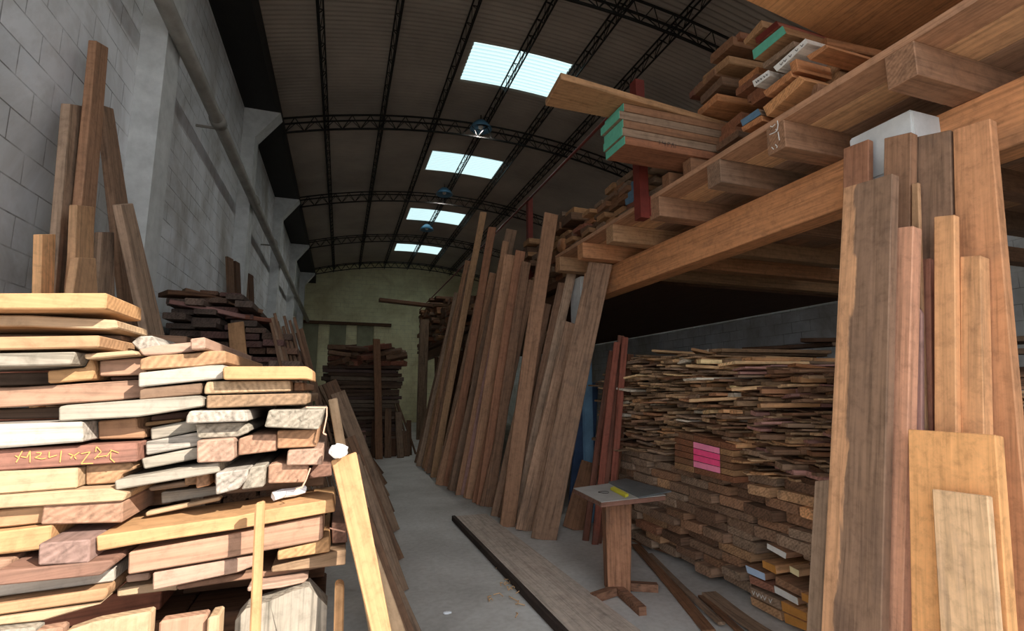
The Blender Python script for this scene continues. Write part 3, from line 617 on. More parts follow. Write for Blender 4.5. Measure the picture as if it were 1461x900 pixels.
# thin strips and dark planks leaning towards the wall pile, feet along the aisle
for i in range(14):
    top = on_y((386 + 3.4 * i, 450 + rng.uniform(-16, 16) + 1.5 * i), 5.75 + .05 * i); foot = V((top.x + .66 + rng.uniform(0, .06), 5.4 + .1 * i, 0))
    o = plank('thin_strip', foot, top, .03, .012, V((1, 0, 0)), OLD, rng.choice(['grey brown', 'dull brown', 'dull brown'])); tag(o, 'thin strip in the fan leaning on the dim pile, %s from the wall' % ORD[i], 'strip', 'thin strips leaning on the dim pile')
for i, (fx, fy, tx, ty, yt, w, c) in enumerate(((577,843,512,668,5.1,.09,'grey brown'), (600,925,520,745,3.9,.1,'grey brown'), (574,905,498,652,3.7,.16,'grey brown'), (590,935,512,730,3.55,.12,'dull brown'),
        (567,800,496,625,5.6,.14,'dull brown'), (560,760,482,560,6.2,.18,'grey brown'), (553,735,470,545,6.8,.2,'dull brown'), (548,712,462,548,7.4,.2,'grey brown'), (545,695,458,552,8.2,.22,'dull brown'), (541,680,452,556,9.0,.22,'dark brown'))):
    f = on_z((fx, fy), 0); t = on_y((tx, ty), f.y + .35)
    o = plank('aisle_plank', f, t, w, .035, V((1, .25, 0)), OLD, c, .1)
    tag(o, '%s plank leaning left beside the sunlit stack, %s from the entrance' % (c, ORD[i]), 'plank', 'planks leaning left along the aisle')

# ------------------------------------------------------------------ planks leaning on the right of the aisle
aisle = [((774,769),(857,376),36,'dull brown',OLD), ((750,757),(818,462),28,'dull brown',OLD), ((731,748),(803,402),12,'dark brown',OLD), ((716,741),(782,432),14,'dark brown',OLD), ((690,722),(758,400),10,'dark brown',OLD), ((665,710),(735,410),9,'mid brown',OLD), ((738,746),(814,390),14,'grey brown',OLD), ((723,751),(786,305),22,'mid brown',WOOD),
 ((708,736),(772,470),18,'dull brown',WOOD), ((696,725),(752,372),14,'dark brown',OLD), ((685,722),(743,356),15,'rust brown',WOOD), ((672,714),(730,362),20,'mid brown',WOOD),
 ((662,708),(711,470),14,'purplish brown',WOOD), ((648,702),(729,325),17,'dull brown',WOOD), ((637,695),(703,322),12,'rust brown',WOOD), ((628,692),(705,390),13,'mid brown',WOOD),
 ((619,681),(689,303),10,'tan',WOOD), ((612,676),(674,378),12,'dull brown',OLD), ((605,669),(663,388),9,'tan',OLD), ((599,665),(653,418),10,'grey brown',OLD), ((594,661),(648,440),9,'dull brown',OLD),
 ((790,763),(842,388),16,'mid brown',OLD), ((765,752),(830,470),14,'dull brown',OLD), ((655,706),(722,345),10,'mid brown',WOOD), ((643,698),(716,372),9,'dull brown',WOOD), ((678,717),(738,420),9,'rust brown',WOOD), ((608,672),(668,372),8,'mid brown',OLD), ((624,686),(697,360),8,'dull brown',OLD)]
aisle.sort(key=lambda a: -a[0][1])
for i, (b, t, w, c, m) in enumerate(aisle):
    f = on_z(b, 0); k = f.y * (.975 if i else .95); tp = on_y(t, k); sh = V((.03, .09, 0)) * (i % 2); f = f + sh; tp = tp + sh; dep = (f - EYE).dot(FW)
    a = math.radians(-18 + rng.uniform(-14, 14)); wd = V((math.cos(a), math.sin(a), 0))
    o = plank('leaning_plank', f, tp, w / FPX * dep, .05, wd, m, dusty(c, 1.3), .28, .012)
    tag(o, '%s plank leaning on the loft edge, %s from the workbench' % (c, ORD[i]), 'plank', 'planks leaning along the right of the aisle')
for i, (b, t, c) in enumerate((((835,771),(873,500),'reddish brown'), ((844,774),(880,488),'red'), ((853,775),(887,479),'reddish brown'), ((861,773),(893,481),'red'), ((868,770),(899,505),'rust brown'))):
    f = on_z(b, 0) + V((0, -.07 * (i % 2), 0)); o = plank('leaning_board', f, on_y(t, f.y * .985 - .07 * (i % 2)), .07, .03, V((1, -.3, 0)), OLD, tuple(v * .84 for v in PAL[c]), .1); tag(o, '%s of the red boards leaning behind the workbench' % ORD[i], 'board', 'red boards leaning behind the workbench')
f = on_z((818, 756), 0); o = plank('leaning_board', f, on_y((842, 660), f.y + .2), .24, .03, V((1, -.3, 0)), WOOD, 'mid brown'); tag(o, 'short brown panel leaning left of the red boards', 'board')
f = on_z((800, 742), 0); o = slab('blue_sheet', [f + V((0, -.22, 0)), f + V((.3, -.22, 0)), f + V((.46, -.22, 1.7)), f + V((.2, -.22, 1.7))], V((-.01, .03, 0)), V((0, 0, 1)), M_TARP, (38, 62, 96)); tag(o, 'dark blue sheet propped beside the painted pillar', 'sheet')

# ------------------------------------------------------------------ workbench
tb = V((2.14, 3.74, 0)); tz = .79
T = [on_z(p, tz) for p in ((818, 697), (858, 717), (950, 707), (892, 687))]
wb = empty('workbench', tb); tag(wb, 'small pedestal workbench of rough wood with a grey top', 'workbench')
def sub(o, par): o.parent = par; o.matrix_parent_inverse = par.matrix_world.inverted(); return o
bpy.context.view_layer.update()
o = slab('bench_top', T, V((0, 0, -.035)), T[1] - T[2], OLD, (128, 92, 78), .004); sub(o, wb)
bm = bmesh.new(); bm_l = [bm.verts.new(p + V((0, 0, .001))) for p in T]; bm.faces.new(bm_l); ex = bmesh.ops.extrude_face_region(bm, geom=bm.faces[:]); bmesh.ops.translate(bm, vec=(0, 0, .004), verts=[v for v in ex['geom'] if isinstance(v, bmesh.types.BMVert)])
sub(from_bm('laminate_surface', bm, plain('pale_laminate', (160, 156, 150), .5, 0, .12, 9)), wb)
pc = sum(T, V()) / 4
pa, pb = V((tb.x + .02, tb.y, .02)), V((pc.x + .02, pc.y, tz - .036))
W = V((.95, -.3, 0)).normalized(); Dv = V((.3, .95, 0)).normalized()
o = slab('pedestal', [pa - W * .09, pa + W * .09, pb + W * .11, pb - W * .11], Dv * .16, V((0, 0, 1)), OLD, (160, 114, 86), .006); sub(o, wb)
for k, (a, b) in enumerate(((pa - W * .04, on_z((846, 853), .03)), (pa + W * .08 + Dv * .1, on_z((938, 838), .03)), (pa + Dv * .02, on_z((917, 872), .03)), (pa + Dv * .12, pa + Dv * .35))):
    bm = bmesh.new(); a = V((a.x, a.y, .04)); b = V((b.x, b.y, .03)); bm_bar(bm, a, b, .06, .06); o = from_bm('foot', bm, OLD); colour(o, (140, 102, 80)); sub(o, wb)
q = [on_z(p, tz + .005) for p in ((868, 689), (893, 684), (958, 702), (912, 711))]
o = slab('slate_sheet', q, V((0, 0, .012)), q[1] - q[0], M_SLATE, (120, 124, 124), .002); tag(o, 'dark grey sheet lying on the workbench top', 'sheet')
q = [on_z(p, tz + .006) for p in ((871, 699), (876, 697), (897, 708), (892, 710))]
o = slab('spirit_level', q, V((0, 0, .02)), q[2] - q[1], M_YEL, (206, 196, 60), .002); tag(o, 'yellow folding rule lying on the workbench', 'rule')
o.name = 'folding_rule'
bm = bmesh.new(); c = on_z((862, 702), tz + .008); bm_tube(bm, [c + V((math.cos(a) * .04 * (1 + .2 * math.sin(3 * a)), math.sin(a) * .04, 0)) for a in [i * .5 for i in range(22)]], .002, 6)
tag(from_bm('wire_coil', bm, M_WIRE), 'small tangle of wire on the pale bench top', 'wire')

# ------------------------------------------------------------------ floor pieces
a, b = on_z((650, 742), 0), on_z((800, 899), 0); dr = (b - a).normalized(); wv = V((-dr.y, dr.x, 0)); 
if wv.x < 0: wv = -wv
b = a + dr * 4.2
o = slab('floor_plank', [a, b, b + wv * .46, a + wv * .4], V((0, 0, .05)), dr, STAIN, (196, 180, 166), .004); tag(o, 'long wide dusty plank lying along the aisle floor', 'plank')
o = slab('plank_side_strip', [a - wv * .05, b - wv * .05, b - wv * .006, a - wv * .006], V((0, 0, .06)), dr, OLD, (62, 50, 44), .004); tag(o, 'dark strip for the side face of the long floor plank', 'batten')  # separate dark strip added to stand for the floor plank's side face
for i, (p, q, w, lab) in enumerate((((908,778),(1012,899),.09,'flat strip on the floor between workbench and low stack'), ((926,790),(1030,890),.05,'narrow strip on the floor beside the flat one'), ((1000,850),(1062,905),.05,'curved strip on the floor in front of the low stack'), ((1010,846),(1095,905),.12,'broad offcut board on the floor under the low stack'), ((905,770),(990,800),.05,'short batten on the floor at the stack foot'))):
    A, B = on_z(p, .02 + .012 * (i % 2)), on_z(q, .02 + .012 * (i % 2)); o = plank('floor_strip', A, B, w, .02, V((1, .4, 0)), OLD, 'grey brown' if i % 2 else 'mid brown'); tag(o, lab, 'strip', 'loose strips on the floor by the low stack')
bm = bmesh.new(); sr = random.Random(4)
for i in range(46):
    p = on_z((735 + sr.gauss(0, 17), 832 + sr.gauss(0, 14)), .01); a = sr.uniform(0, 6.3); L = sr.uniform(.03, .12)
    if abs((p - on_z((650, 742), 0)).dot(wv)) < .0: continue
    bm_tube(bm, [p, p + V((math.cos(a) * L / 2, math.sin(a) * L / 2, .012)), p + V((math.cos(a + .4) * L, math.sin(a + .4) * L, 0))], .004, 5)
o = from_bm('wood_shavings', bm, CLEAN); colour(o, 'cream'); tag(o, 'scatter of pale wood shavings on the aisle floor', 'shavings', None, 'stuff')
p = on_z((638, 874), .012); crumple('paper_scrap', p, .022, 8, 'small white paper scrap on the aisle floor', (1.4, .8, .4))

# ------------------------------------------------------------------ low stacks under the loft
XF = 3.08
lib('timber_end', 1.9, (.28, .34, .2, .4, .3), (.07,), OLD, 5, .004, .06)
lib('thin_board', 1.1, (.14, .1, .2, .16, .12, .24), (.026,), OLD, 6, .004)
bund = [(962, 612), (1048, 640), (1052, 690), (962, 668)]   # the squared bundle with pink ends
def inside(q, poly):
    s = None
    for (x0, y0), (x1, y1) in zip(poly, poly[1:] + poly[:1]):
        c = (x1 - x0) * (q[1] - y0) - (y1 - y0) * (q[0] - x0)
        if s is None: s = c > 0
        elif (c > 0) != s: return False
    return True
def top_z(y):                       # crest of the thin-board heap along the stack
    return 1.66 + .3 * min(1, max(0, (5.6 - y) / .55)) - .2 * max(0, 3.9 - y)
low = [([(1095,775),(1122,789),(1121,797),(1095,782)], 'mid brown', M_WHITEP, 'white painted end highest of the painted ends in the low stack'),
 ([(1064,806),(1091,818),(1092,828),(1067,817)], 'mid brown', M_LBLUE, 'pale blue painted end beside the highest white one in the low stack'),
 ([(1105,835),(1138,853),(1139,863),(1106,845)], 'mid brown', M_WHITEP, 'longest white painted end low in the stack by the near planks'),
 ([(1070,837),(1112,857),(1113,870),(1071,849)], 'grey brown', None, 'brown end covered in white chalk characters low in the stack'),
 ([(1088,799),(1106,807),(1108,819),(1089,809)], 'honey coloured', M_OCHRE, 'ochre end right of the pale blue painted end'),
 ([(1115,857),(1151,875),(1151,886),(1117,871)], 'honey coloured', M_OCHRE, 'upper of two wide ochre ends at the stack foot'),
 ([(1119,874),(1152,889),(1152,900),(1121,888)], 'honey coloured', M_OCHRE, 'lower of two wide ochre ends at the stack foot'),
 ([(1127,807),(1140,814),(1140,823),(1128,816)], 'tan', M_CREAM, 'small cream end close to the near planks'),
 ([(1144,845),(1154,849),(1154,860),(1145,856)], 'honey coloured', M_OCHRE, 'small ochre end touching the grey near plank'),
 ([(1070,851),(1112,872),(1116,886),(1072,862)], 'tan', None, 'brown end right under the chalked one'),
 ([(1068,820),(1102,836),(1104,846),(1070,832)], 'reddish brown', None, 'reddish end under the pale blue painted one'),
 ([(1106,822),(1144,842),(1144,852),(1106,833)], 'mid brown', None, 'brown end above the longest white painted one')]
for pl, c, pm, lab in low:
    pts = [on_x(p, 2.97) for p in pl]; o = slab('timber_end', pts, V((1.7, 0, 0)), V((1, 0, 0)), WOOD, dusty(c, 1.2), .003); tag(o, lab, 'timber', 'timber ends in the low stack under the loft')
    bpy.context.view_layer.update()
    if pm: e = add_child_patch(o, 'painted_end', pts, V((-1, 0, 0)), pm, .004); e['label'] = 'painted end'
    if 'chalk' in lab: pen(o, 'chalk_stroke', [[(x, 841 + (x - 1070) * .48), (x + 2, 847 + (x - 1070) * .48), (x + 4, 842 + (x - 1070) * .48)] for x in (1073, 1079, 1084, 1089, 1097)], lambda p: on_x(p, 2.966), V((1, 0, 0)), M_WHITEP, .005)
z, row = .05, 0
tim_cols = ['mid brown', 'tan', 'grey brown', 'dull brown', 'dull brown', 'rust brown', 'grey brown', 'mid brown', 'dark brown']
while z < .93:
    y, k = 5.55 - rng.uniform(0, .12), 0; t = rng.choice((.065, .075, .085))
    while y > 2.35:
        i = rng.randrange(5); w = MESH['timber_end'][i][1]; x = XF + rng.uniform(-.06, .07) - .05 * (1 - z)
        slope = -.12 if y < 3.9 else 0
        c = V((x, y - w / 2, z + t / 2)); near = y < 3.35; br = 1.25
        col = rng.choice(tim_cols) if not (near and rng.random() < .14) else 'honey coloured'
        if y > 4.6 and rng.random() < .5: col = 'grey brown'
        pc_ = proj(c); lowhit = any(min(p[0] for p in pl) - 9 < pc_[0] < max(p[0] for p in pl) + 9 and min(p[1] for p in pl) - 3 < pc_[1] < max(p[1] for p in pl) + 3 for pl, *_ in low)
        if not inside(pc_, bund) and not lowhit:
            o = put('timber_end', 'timber_end', i, c, V((1, rng.uniform(-.05, .05), rng.uniform(-.015, .015))), dusty(col, 1.22), .96, t * .92 / .07)
            tag(o, '%s timber end in low stack, %s layer up, %s from far end' % (col, ORD[row], ORD[k]), 'timber', 'timber ends in the low stack under the loft')
        y -= w + rng.uniform(.004, .02); k += 1
    z += t; row += 1
z0thin = z; heap = []
cols = [(5.6 - .33 * i, 5.28 - .33 * i) for i in range(10)]
for ci, (ya, yb) in enumerate(cols):
    z, row = z0thin - .01, 0; fan = .42 - ci * .1; zt = top_z((ya + yb) / 2)
    while z < zt + rng.uniform(-.03, .04):
        t = rng.choice((.02, .024, .028, .034, .042)) if ci < 6 else rng.choice((.02, .026, .034, .05)); y, k = ya + rng.uniform(-.05, .05), 0; yaw = fan + rng.uniform(-.07, .07)
        while y > yb + .02:
            i = rng.randrange(6); w = rng.choice((.06, .08, .1, .13, .17, .22)); top = (z - z0thin) / (zt - z0thin)
            c = V((XF + rng.gauss(.0, .085) + .12 * max(0, z - 1.5), y - w / 2, z + t / 2 + rng.uniform(-.006, .006)))
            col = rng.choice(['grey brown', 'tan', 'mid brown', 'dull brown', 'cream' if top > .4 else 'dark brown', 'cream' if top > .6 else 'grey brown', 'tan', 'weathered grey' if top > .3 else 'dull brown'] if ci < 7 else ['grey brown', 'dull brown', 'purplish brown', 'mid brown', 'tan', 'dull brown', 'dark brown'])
            if not inside(proj(c), bund): heap.append((w * t / (c - EYE).length_squared, i, c, yaw, col, w, t, ci, row, k))
            y -= w + rng.uniform(.0, .015); k += 1
        z += t; row += 1
heap.sort(key=lambda h: -h[0])
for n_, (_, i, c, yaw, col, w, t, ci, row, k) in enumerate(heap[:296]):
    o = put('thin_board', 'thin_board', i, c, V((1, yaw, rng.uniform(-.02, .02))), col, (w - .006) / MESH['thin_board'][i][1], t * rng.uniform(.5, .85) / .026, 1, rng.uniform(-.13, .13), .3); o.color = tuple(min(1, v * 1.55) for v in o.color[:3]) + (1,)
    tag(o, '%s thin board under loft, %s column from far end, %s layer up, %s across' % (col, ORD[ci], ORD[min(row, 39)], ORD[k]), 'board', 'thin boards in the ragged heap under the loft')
bm = bmesh.new()
for _, i, c, yaw, col, w, t, ci, row, k in heap[296:]:
    M = Matrix.Rotation(math.atan(yaw), 4, 'Z') @ Matrix.Rotation(rng.uniform(-.1, .1), 4, 'X'); M.translation = c
    q = rng.uniform(.55, .85) * t / 2; bm_box(bm, (rng.uniform(-.03, .03), -w / 2, -q), (1.1, w / 2 - .004, q), M)
o = from_bm('thin_board_heap', bm, HEAP); colour(o, (164, 138, 112)); tag(o, 'ragged mass of the thinnest boards and slivers packed under the loft', 'boards', None, 'stuff')
# loose long boards on top of the heap
for i, (a, b, c, xx) in enumerate((((935,502),(1100,512),'cream',3.3), ((990,500),(1130,545),'tan',3.2), ((985,524),(1150,533),'cream',3.0), ((1045,556),(1130,545),'cream',2.92), ((985,572),(1070,560),'cream',2.92), ((1130,521),(1188,535),'orange',3.1), ((918,512),(1010,526),'tan',3.1), ((1010,508),(1180,522),'grey brown',3.4))):
    A = on_x(a, xx); B = on_x(b, xx + .05) + V((.5, 0, 0)); o = plank('loose_board', A, B, .16, .025, V((.4, 1, 0)), WOOD, c, .1)
    tag(o, '%s loose board lying slantwise on the ragged heap, %s from the far end' % (c, ORD[i]), 'board', 'loose boards on the ragged heap')
# squared bundle with pink ends
P = [on_x(p, 2.97) for p in ((962, 614), (1046, 634), (1048, 690), (962, 668))]
n = 6; lab3 = ('outer', 'middle', 'inner')
for r in range(n):
    for c in range(3):
        def bl(u, v): return (P[0].lerp(P[1], u)).lerp(P[3].lerp(P[2], u), v)
        u0, u1 = (0, .36, .8)[c] + .006, (.36, .8, 1)[c] - .006; v0, v1 = r / n + .008, (r + 1) / n - .008
        pts = [bl(u0, v0), bl(u1, v0), bl(u1, v1), bl(u0, v1)]
        pk = c == 1 and 1 <= r <= 4
        o = slab('bundle_board', pts, V((1.5, 0, 0)), V((1, 0, 0)), WOOD, rng.choice(['mid brown', 'tan', 'rust brown']), .003)
        tag(o, '%s board in the squared bundle, %s layer from its top, %s column' % ('pink-painted' if pk else 'brown', ORD[r], ('far', 'middle', 'near')[c]), 'board', 'boards of the squared bundle with pink ends')
        if pk:
            bpy.context.view_layer.update(); e = add_child_patch(o, 'painted_end', pts, V((-1, 0, 0)), M_PINK if r in (2, 3) else M_LPINK, .004); e['label'] = 'pink painted end'
# darker pile farther inside the bay
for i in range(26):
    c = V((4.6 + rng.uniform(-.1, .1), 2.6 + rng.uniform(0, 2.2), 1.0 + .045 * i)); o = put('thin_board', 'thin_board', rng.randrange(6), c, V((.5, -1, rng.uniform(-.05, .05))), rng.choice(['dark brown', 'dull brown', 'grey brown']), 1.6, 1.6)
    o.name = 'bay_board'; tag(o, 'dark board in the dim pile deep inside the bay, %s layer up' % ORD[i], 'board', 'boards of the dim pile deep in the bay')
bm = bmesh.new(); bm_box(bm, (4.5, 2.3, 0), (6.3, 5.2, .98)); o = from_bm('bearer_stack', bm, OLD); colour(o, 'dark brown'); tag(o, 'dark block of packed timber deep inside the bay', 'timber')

# ------------------------------------------------------------------ near planks on the right, leaning on the beam
RN = V((1, 0, -.16)).normalized()
def rlean(p, off): return on_plane(p, V((2.74, 0, 2.95)) - RN * off, RN)
for lab, col, off, t, m, q in (
 ('big dark plank with a pale sapwood edge, widest of the near leaning planks', 'dull brown', .215, .05, SAPD, [(1203,268),(1273,247),(1257,900),(1171,900)]),
 ('pinkish narrow plank right of the big dark plank', 'salmon', .15, .06, WOOD, [(1276,325),(1303,322),(1287,900),(1258,900)]),
 ('brown plank rising behind the big dark one in front of the white pillar head', 'mid brown', .05, .05, WOOD, [(1261,197),(1300,188),(1287,900),(1252,900)]),
 ('reddish plank top, leftmost behind the big dark plank', 'rust brown', .03, .04, WOOD, [(1203,212),(1239,198),(1236,900),(1195,900)]),
 ('narrow tan wedge between brown and dark grey-brown planks', 'tan', .055, .02, WOOD, [(1300,262),(1310,260),(1330,900),(1301,900)]),
 ('wide dark grey-brown plank in the middle of the near leaning planks', 'dull brown', -.01, .04, OLD, [(1302,196),(1356,185),(1372,900),(1303,900)]),
 ('wide orange plank, rightmost of the near leaning planks', 'orange', -.01, .05, WOOD, [(1359,185),(1412,168),(1478,900),(1376,900)]),
 ('honey narrow plank with knots in front of the dark grey-brown one', 'honey coloured', .09, .035, CLEAN, [(1332,309),(1362,306),(1366,900),(1333,900)]),
 ('honey plank with a dark bark edge beside the orange plank', 'honey coloured', .06, .06, WOOD, [(1369,366),(1399,364),(1410,900),(1371,900)]),
 ('broad pale fresh board standing in front of the near planks', 'pale yellow', .2, .05, CLEAN, [(1295,612),(1420,620),(1440,900),(1300,900)]),
 ('streaky whitish-brown board leaning on the broad pale board', 'cream', .26, .03, STAIN, [(1329,697),(1409,707),(1424,900),(1341,900)]),
 ('thin red-brown plank between the pinkish and knotty honey ones', 'reddish brown', .03, .03, WOOD, [(1308,370),(1327,368),(1333,900),(1312,900)]),
 ('short greyish board left of the big dark plank', 'grey brown', .08, .03, WOOD, [(1162,686),(1182,684),(1171,900),(1150,900)]),
 ('blue-grey strip behind the pinkish plank', 'purplish brown', .085, .02, OLD, [(1299,425),(1315,446),(1316,900),(1290,900)])):
    P = [rlean(p, off) for p in q]
    C = P[0] + (P[3] - P[0]) * (P[0].z / (P[0].z - P[3].z)); D = P[1] + (P[2] - P[1]) * (P[1].z / (P[1].z - P[2].z))
    o = slab('near_plank', [P[0], P[1], D, C], RN * t, C - P[0], m, tuple(min(255, 1.1 * (v * .85 + e * .15)) for v, e in zip(PAL[col], (200, 180, 164))), .004); tag(o, lab, 'plank', 'near planks leaning on the loft beam')

# ------------------------------------------------------------------ timber on the loft
HB = 1.83; zb = 1.6 + HB
nb, fb = on_z((892, 205), zb), on_z((863, 228), zb); nt_ = on_y((888, 146), nb.y)
ht = (nt_.z - zb) / 5
for r in range(5):
    z0 = zb + r * ht; jx = (0, .02, .01, .04, .0)[r]; x0 = nb.x - jx
    pts = [V((x0, nb.y, z0)), V((x0, fb.y, z0)), V((x0, fb.y, z0 + ht - .004)), V((x0, nb.y, z0 + ht - .004))]
    o = slab('bundle_plank', pts, V((2.6, 0, 0)), V((1, 0, 0)), WOOD, ('rust brown', 'grey brown', 'mid brown', 'grey brown', 'mid brown')[r], .003)
    tag(o, 'green-ended plank of the jutting loft bundle, %s from the bottom' % ORD[r], 'plank', 'green-ended planks jutting from the loft')
    bpy.context.view_layer.update(); e = add_child_patch(o, 'painted_end', pts, V((-1, 0, 0)), M_GREEN, .004); e['label'] = 'green painted end'
    if r == 1: pen(o, 'pen_stroke', [[(941,200),(941,206)],[(946,201),(945,204),(950,205)],[(949,202),(949,208)],[(953,209),(953,203),(956,204),(954,206)],[(958,210),(960,204),(962,211)],[(964,206),(964,211)]], lambda p: on_y(p, nb.y - .003), V((0, 1, 0)), M_INK, .003)
zp = zb + 5 * ht + .004
A, B = on_z((800, 112), zp), on_z((778, 151), zp)
o = slab('jutting_plank', [A, V((A.x + 1.75, A.y + .18, zp)), V((A.x + 1.75, B.y, zp)), V((B.x, B.y, zp))], V((0, 0, .05)), V((1, .05, 0)), WOOD, 'tan', .005); tag(o, 'long tan plank jutting over the aisle on top of the green-ended bundle', 'plank')
o = plank('jutting_plank', V((A.x + .75, A.y + .45, zp + .085)), V((A.x + 2.6, A.y + .35, zp + .1)), .24, .04, V((0, 1, 0)), WOOD, 'tan'); tag(o, 'thinner plank lying behind on the long jutting tan plank', 'plank')
zu = 3.98
A, B = on_z((1058, -2), zu), on_z((1229, 77), zu)
o = slab('overhead_panel', [A, B, B + V((.9, -.5, 0)), B + V((.9, -1.9, 0)), A + V((.1, -1.6, 0))], V((0, 0, .05)), V((0, 1, 0)), WOOD, 'honey coloured', .004); tag(o, 'broad brown panel overhanging high above the near loft stack', 'panel')
explicit = [ # ends seen on the near loft stack: outline, colour, paint
 ([(1074,72),(1117,37),(1122,47),(1076,85)], 'tan', M_GREEN, 'green painted double board end under the overhead panel'),
 ([(1078,55),(1108,30),(1112,36),(1080,62)], 'red', M_RED, 'red painted board end above the green one'),
 ([(1060,58),(1086,28),(1089,38),(1062,64)], 'tan', None, 'tan board end left of the red painted one'),
 ([(1087,91),(1132,58),(1135,65),(1089,98)], 'grey brown', None, 'grey board end under the green one'),
 ([(1104,96),(1150,55),(1153,61),(1109,102)], 'whitish', M_WHITEP, 'long white painted board end on the near loft stack'),
 ([(1074,116),(1097,100),(1099,108),(1077,124)], 'whitish', M_WHITEP, 'short white painted board end left of the long white one'),
 ([(1088,131),(1128,100),(1131,109),(1093,138)], 'orange', None, 'orange board end below the long white one'),
 ([(1088,153),(1140,108),(1149,114),(1094,166)], 'honey coloured', None, 'large honey board end low on the near loft stack'),
 ([(1150,80),(1178,63),(1182,67),(1155,86)], 'orange', None, 'small orange board end under the panel'),
 ([(1126,90),(1136,83),(1139,101),(1129,104)], 'orange', None, 'square orange block end beside the long white end'),
 ([(1057,172),(1082,155),(1086,163),(1060,180)], 'grey brown', M_BLUEP, 'blue-grey painted board end by the deck edge'),
 ([(1057,182),(1086,164),(1088,172),(1060,188)], 'orange', None, 'orange board end under the blue-grey one'),
 ([(890,262),(907,258),(910,285),(893,293)], 'dull brown', M_BLUEP, 'blue painted board end left of the red loft stake'),
 ([(1152,152),(1160,122),(1168,118),(1165,138)], 'mid brown', None, 'brown wedge end near the deck edge')]
xq = 2.6
for pl, c, pm, lab in explicit:
    pts = [on_x(p, xq) for p in pl]; o = slab('loft_board', pts, V((1.6, 0, 0)), V((1, 0, 0)), WOOD, c, .003); tag(o, lab, 'board', 'boards stacked on the near loft')
    if 'white painted' in lab:
        bpy.context.view_layer.update(); cx_ = sum(p[0] for p in pl) / 4; cy_ = sum(p[1] for p in pl) / 4
        dd = (pl[1][0] - pl[0][0], pl[1][1] - pl[0][1])
        pen(o, 'pen_stroke', [[(cx_ + dd[0] * q - 1, cy_ + dd[1] * q - 1.6), (cx_ + dd[0] * (q + .03), cy_ + dd[1] * (q + .03) + 1.4), (cx_ + dd[0] * (q + .07), cy_ + dd[1] * (q + .07) - .8)] for q in (-.34, -.22, -.06, .14, .3)], lambda p: on_x(p, xq - .007), V((1, 0, 0)), M_INK, .003)
    if pm: bpy.context.view_layer.update(); e = add_child_patch(o, 'painted_end', pts, V((-1, 0, 0)), pm, .004); e['label'] = lab.split(' board')[0] + ' end'
lib('loft_board', 1.9, (.2, .26, .3, .22), (.07, .06), WOOD, 5, .006)
z, row = ZD + .004, 0
while z < 4.75:
    y, k = 3.02, 0; t = rng.choice((.06, .07, .085))
    while y > 1.2:
        i = rng.randrange(5); w = MESH['loft_board'][i][1]; lim = 4.62 - .95 * max(0, (y - 2.35) / .7)
        cc = V((2.72 + rng.uniform(-.02, .1), y - w / 2, z + t / 2)); pr = proj(cc - V((.12, 0, 0)))
        hit = any(min(p[0] for p in pl) - 12 < pr[0] < max(p[0] for p in pl) + 12 and min(p[1] for p in pl) - 6 < pr[1] < max(p[1] for p in pl) + 6 for pl, *_ in explicit)
        pan = [(1040, -60), (1058, -2), (1229, 77), (1290, 40), (1500, -60)]
        pe = proj(cc + V((-.1, w / 2, t / 2))); pe2 = proj(cc + V((-.1, -w / 2, t / 2)))
        if z + t < min(lim, 3.93 if y < 2.9 else 9) and not (inside(pe, pan) or inside(pe2, pan) or inside(pr, pan)) and pe2[0] < 1222:
            col = rng.choice(['mid brown', 'tan', 'rust brown', 'orange', 'dull brown'])
            if hit: cc.x += .16
            o = put('loft_board', 'loft_board', i, cc, V((1, rng.uniform(-.06, .1), 0)), col, .96, t * .93 / MESH['loft_board'][i][2])
            tag(o, '%s near loft board, %s layer up, %s from green-ended bundle' % (col, ORD[row], ORD[k]), 'board', 'boards stacked on the near loft')
        y -= w + rng.uniform(.005, .03); k += 1
    z += t; row += 1
# stack left of the overhead panel, above and behind the bundle
for i, (a, b, w, t, c, xx) in enumerate((((1020,100),(1160,125),.3,.07,'tan',2.8), ((1030,70),(1120,95),.26,.08,'mid brown',2.85), ((1044,62),(1120,85),.2,.06,'rust brown',2.9), ((1005,118),(1110,140),.3,.06,'mid brown',2.8), ((1015,130),(1110,150),.3,.07,'dull brown',2.75), ((992,128),(1090,118),.2,.06,'reddish brown',3.0), ((1010,150),(1100,165),.26,.06,'orange',2.72))):
    A = on_x(a, xx); o = plank('loft_board', A, A + V((1.9, -.1, 0)), w, t, V((0, 1, 0)), WOOD, c, .1)
    tag(o, '%s board projecting above the green-ended bundle, %s of the cluster from the left' % (c, ORD[i]), 'board', 'boards projecting above the green-ended bundle')
# below and behind the bundle
z, row = ZD + .004, 0
while z < 3.8:
    y, k = 5.6, 0; t = rng.choice((.05, .06, .07))
    while y > 3.78:
        i = rng.randrange(5); w = MESH['loft_board'][i][1]
        if not (z + t > zb - .01 and y - w < fb.y + .05) and z < 3.75 - .12 * abs(y - 4.2):
            col = rng.choice(['mid brown', 'tan', 'dull brown', 'orange', 'reddish brown', 'grey brown'])
            o = put('loft_board', 'loft_board', i, V((2.62 + rng.uniform(-.06, .1), y - w / 2, z + t / 2)), V((1, rng.uniform(-.08, .08), 0)), col, .95, t * .93 / MESH['loft_board'][i][2])
            tag(o, '%s board behind red loft stake, %s layer up, %s from far end' % (col, ORD[row], ORD[k]), 'board', 'boards behind the red loft stake')
        y -= w + rng.uniform(.005, .02); k += 1
    z += t; row += 1
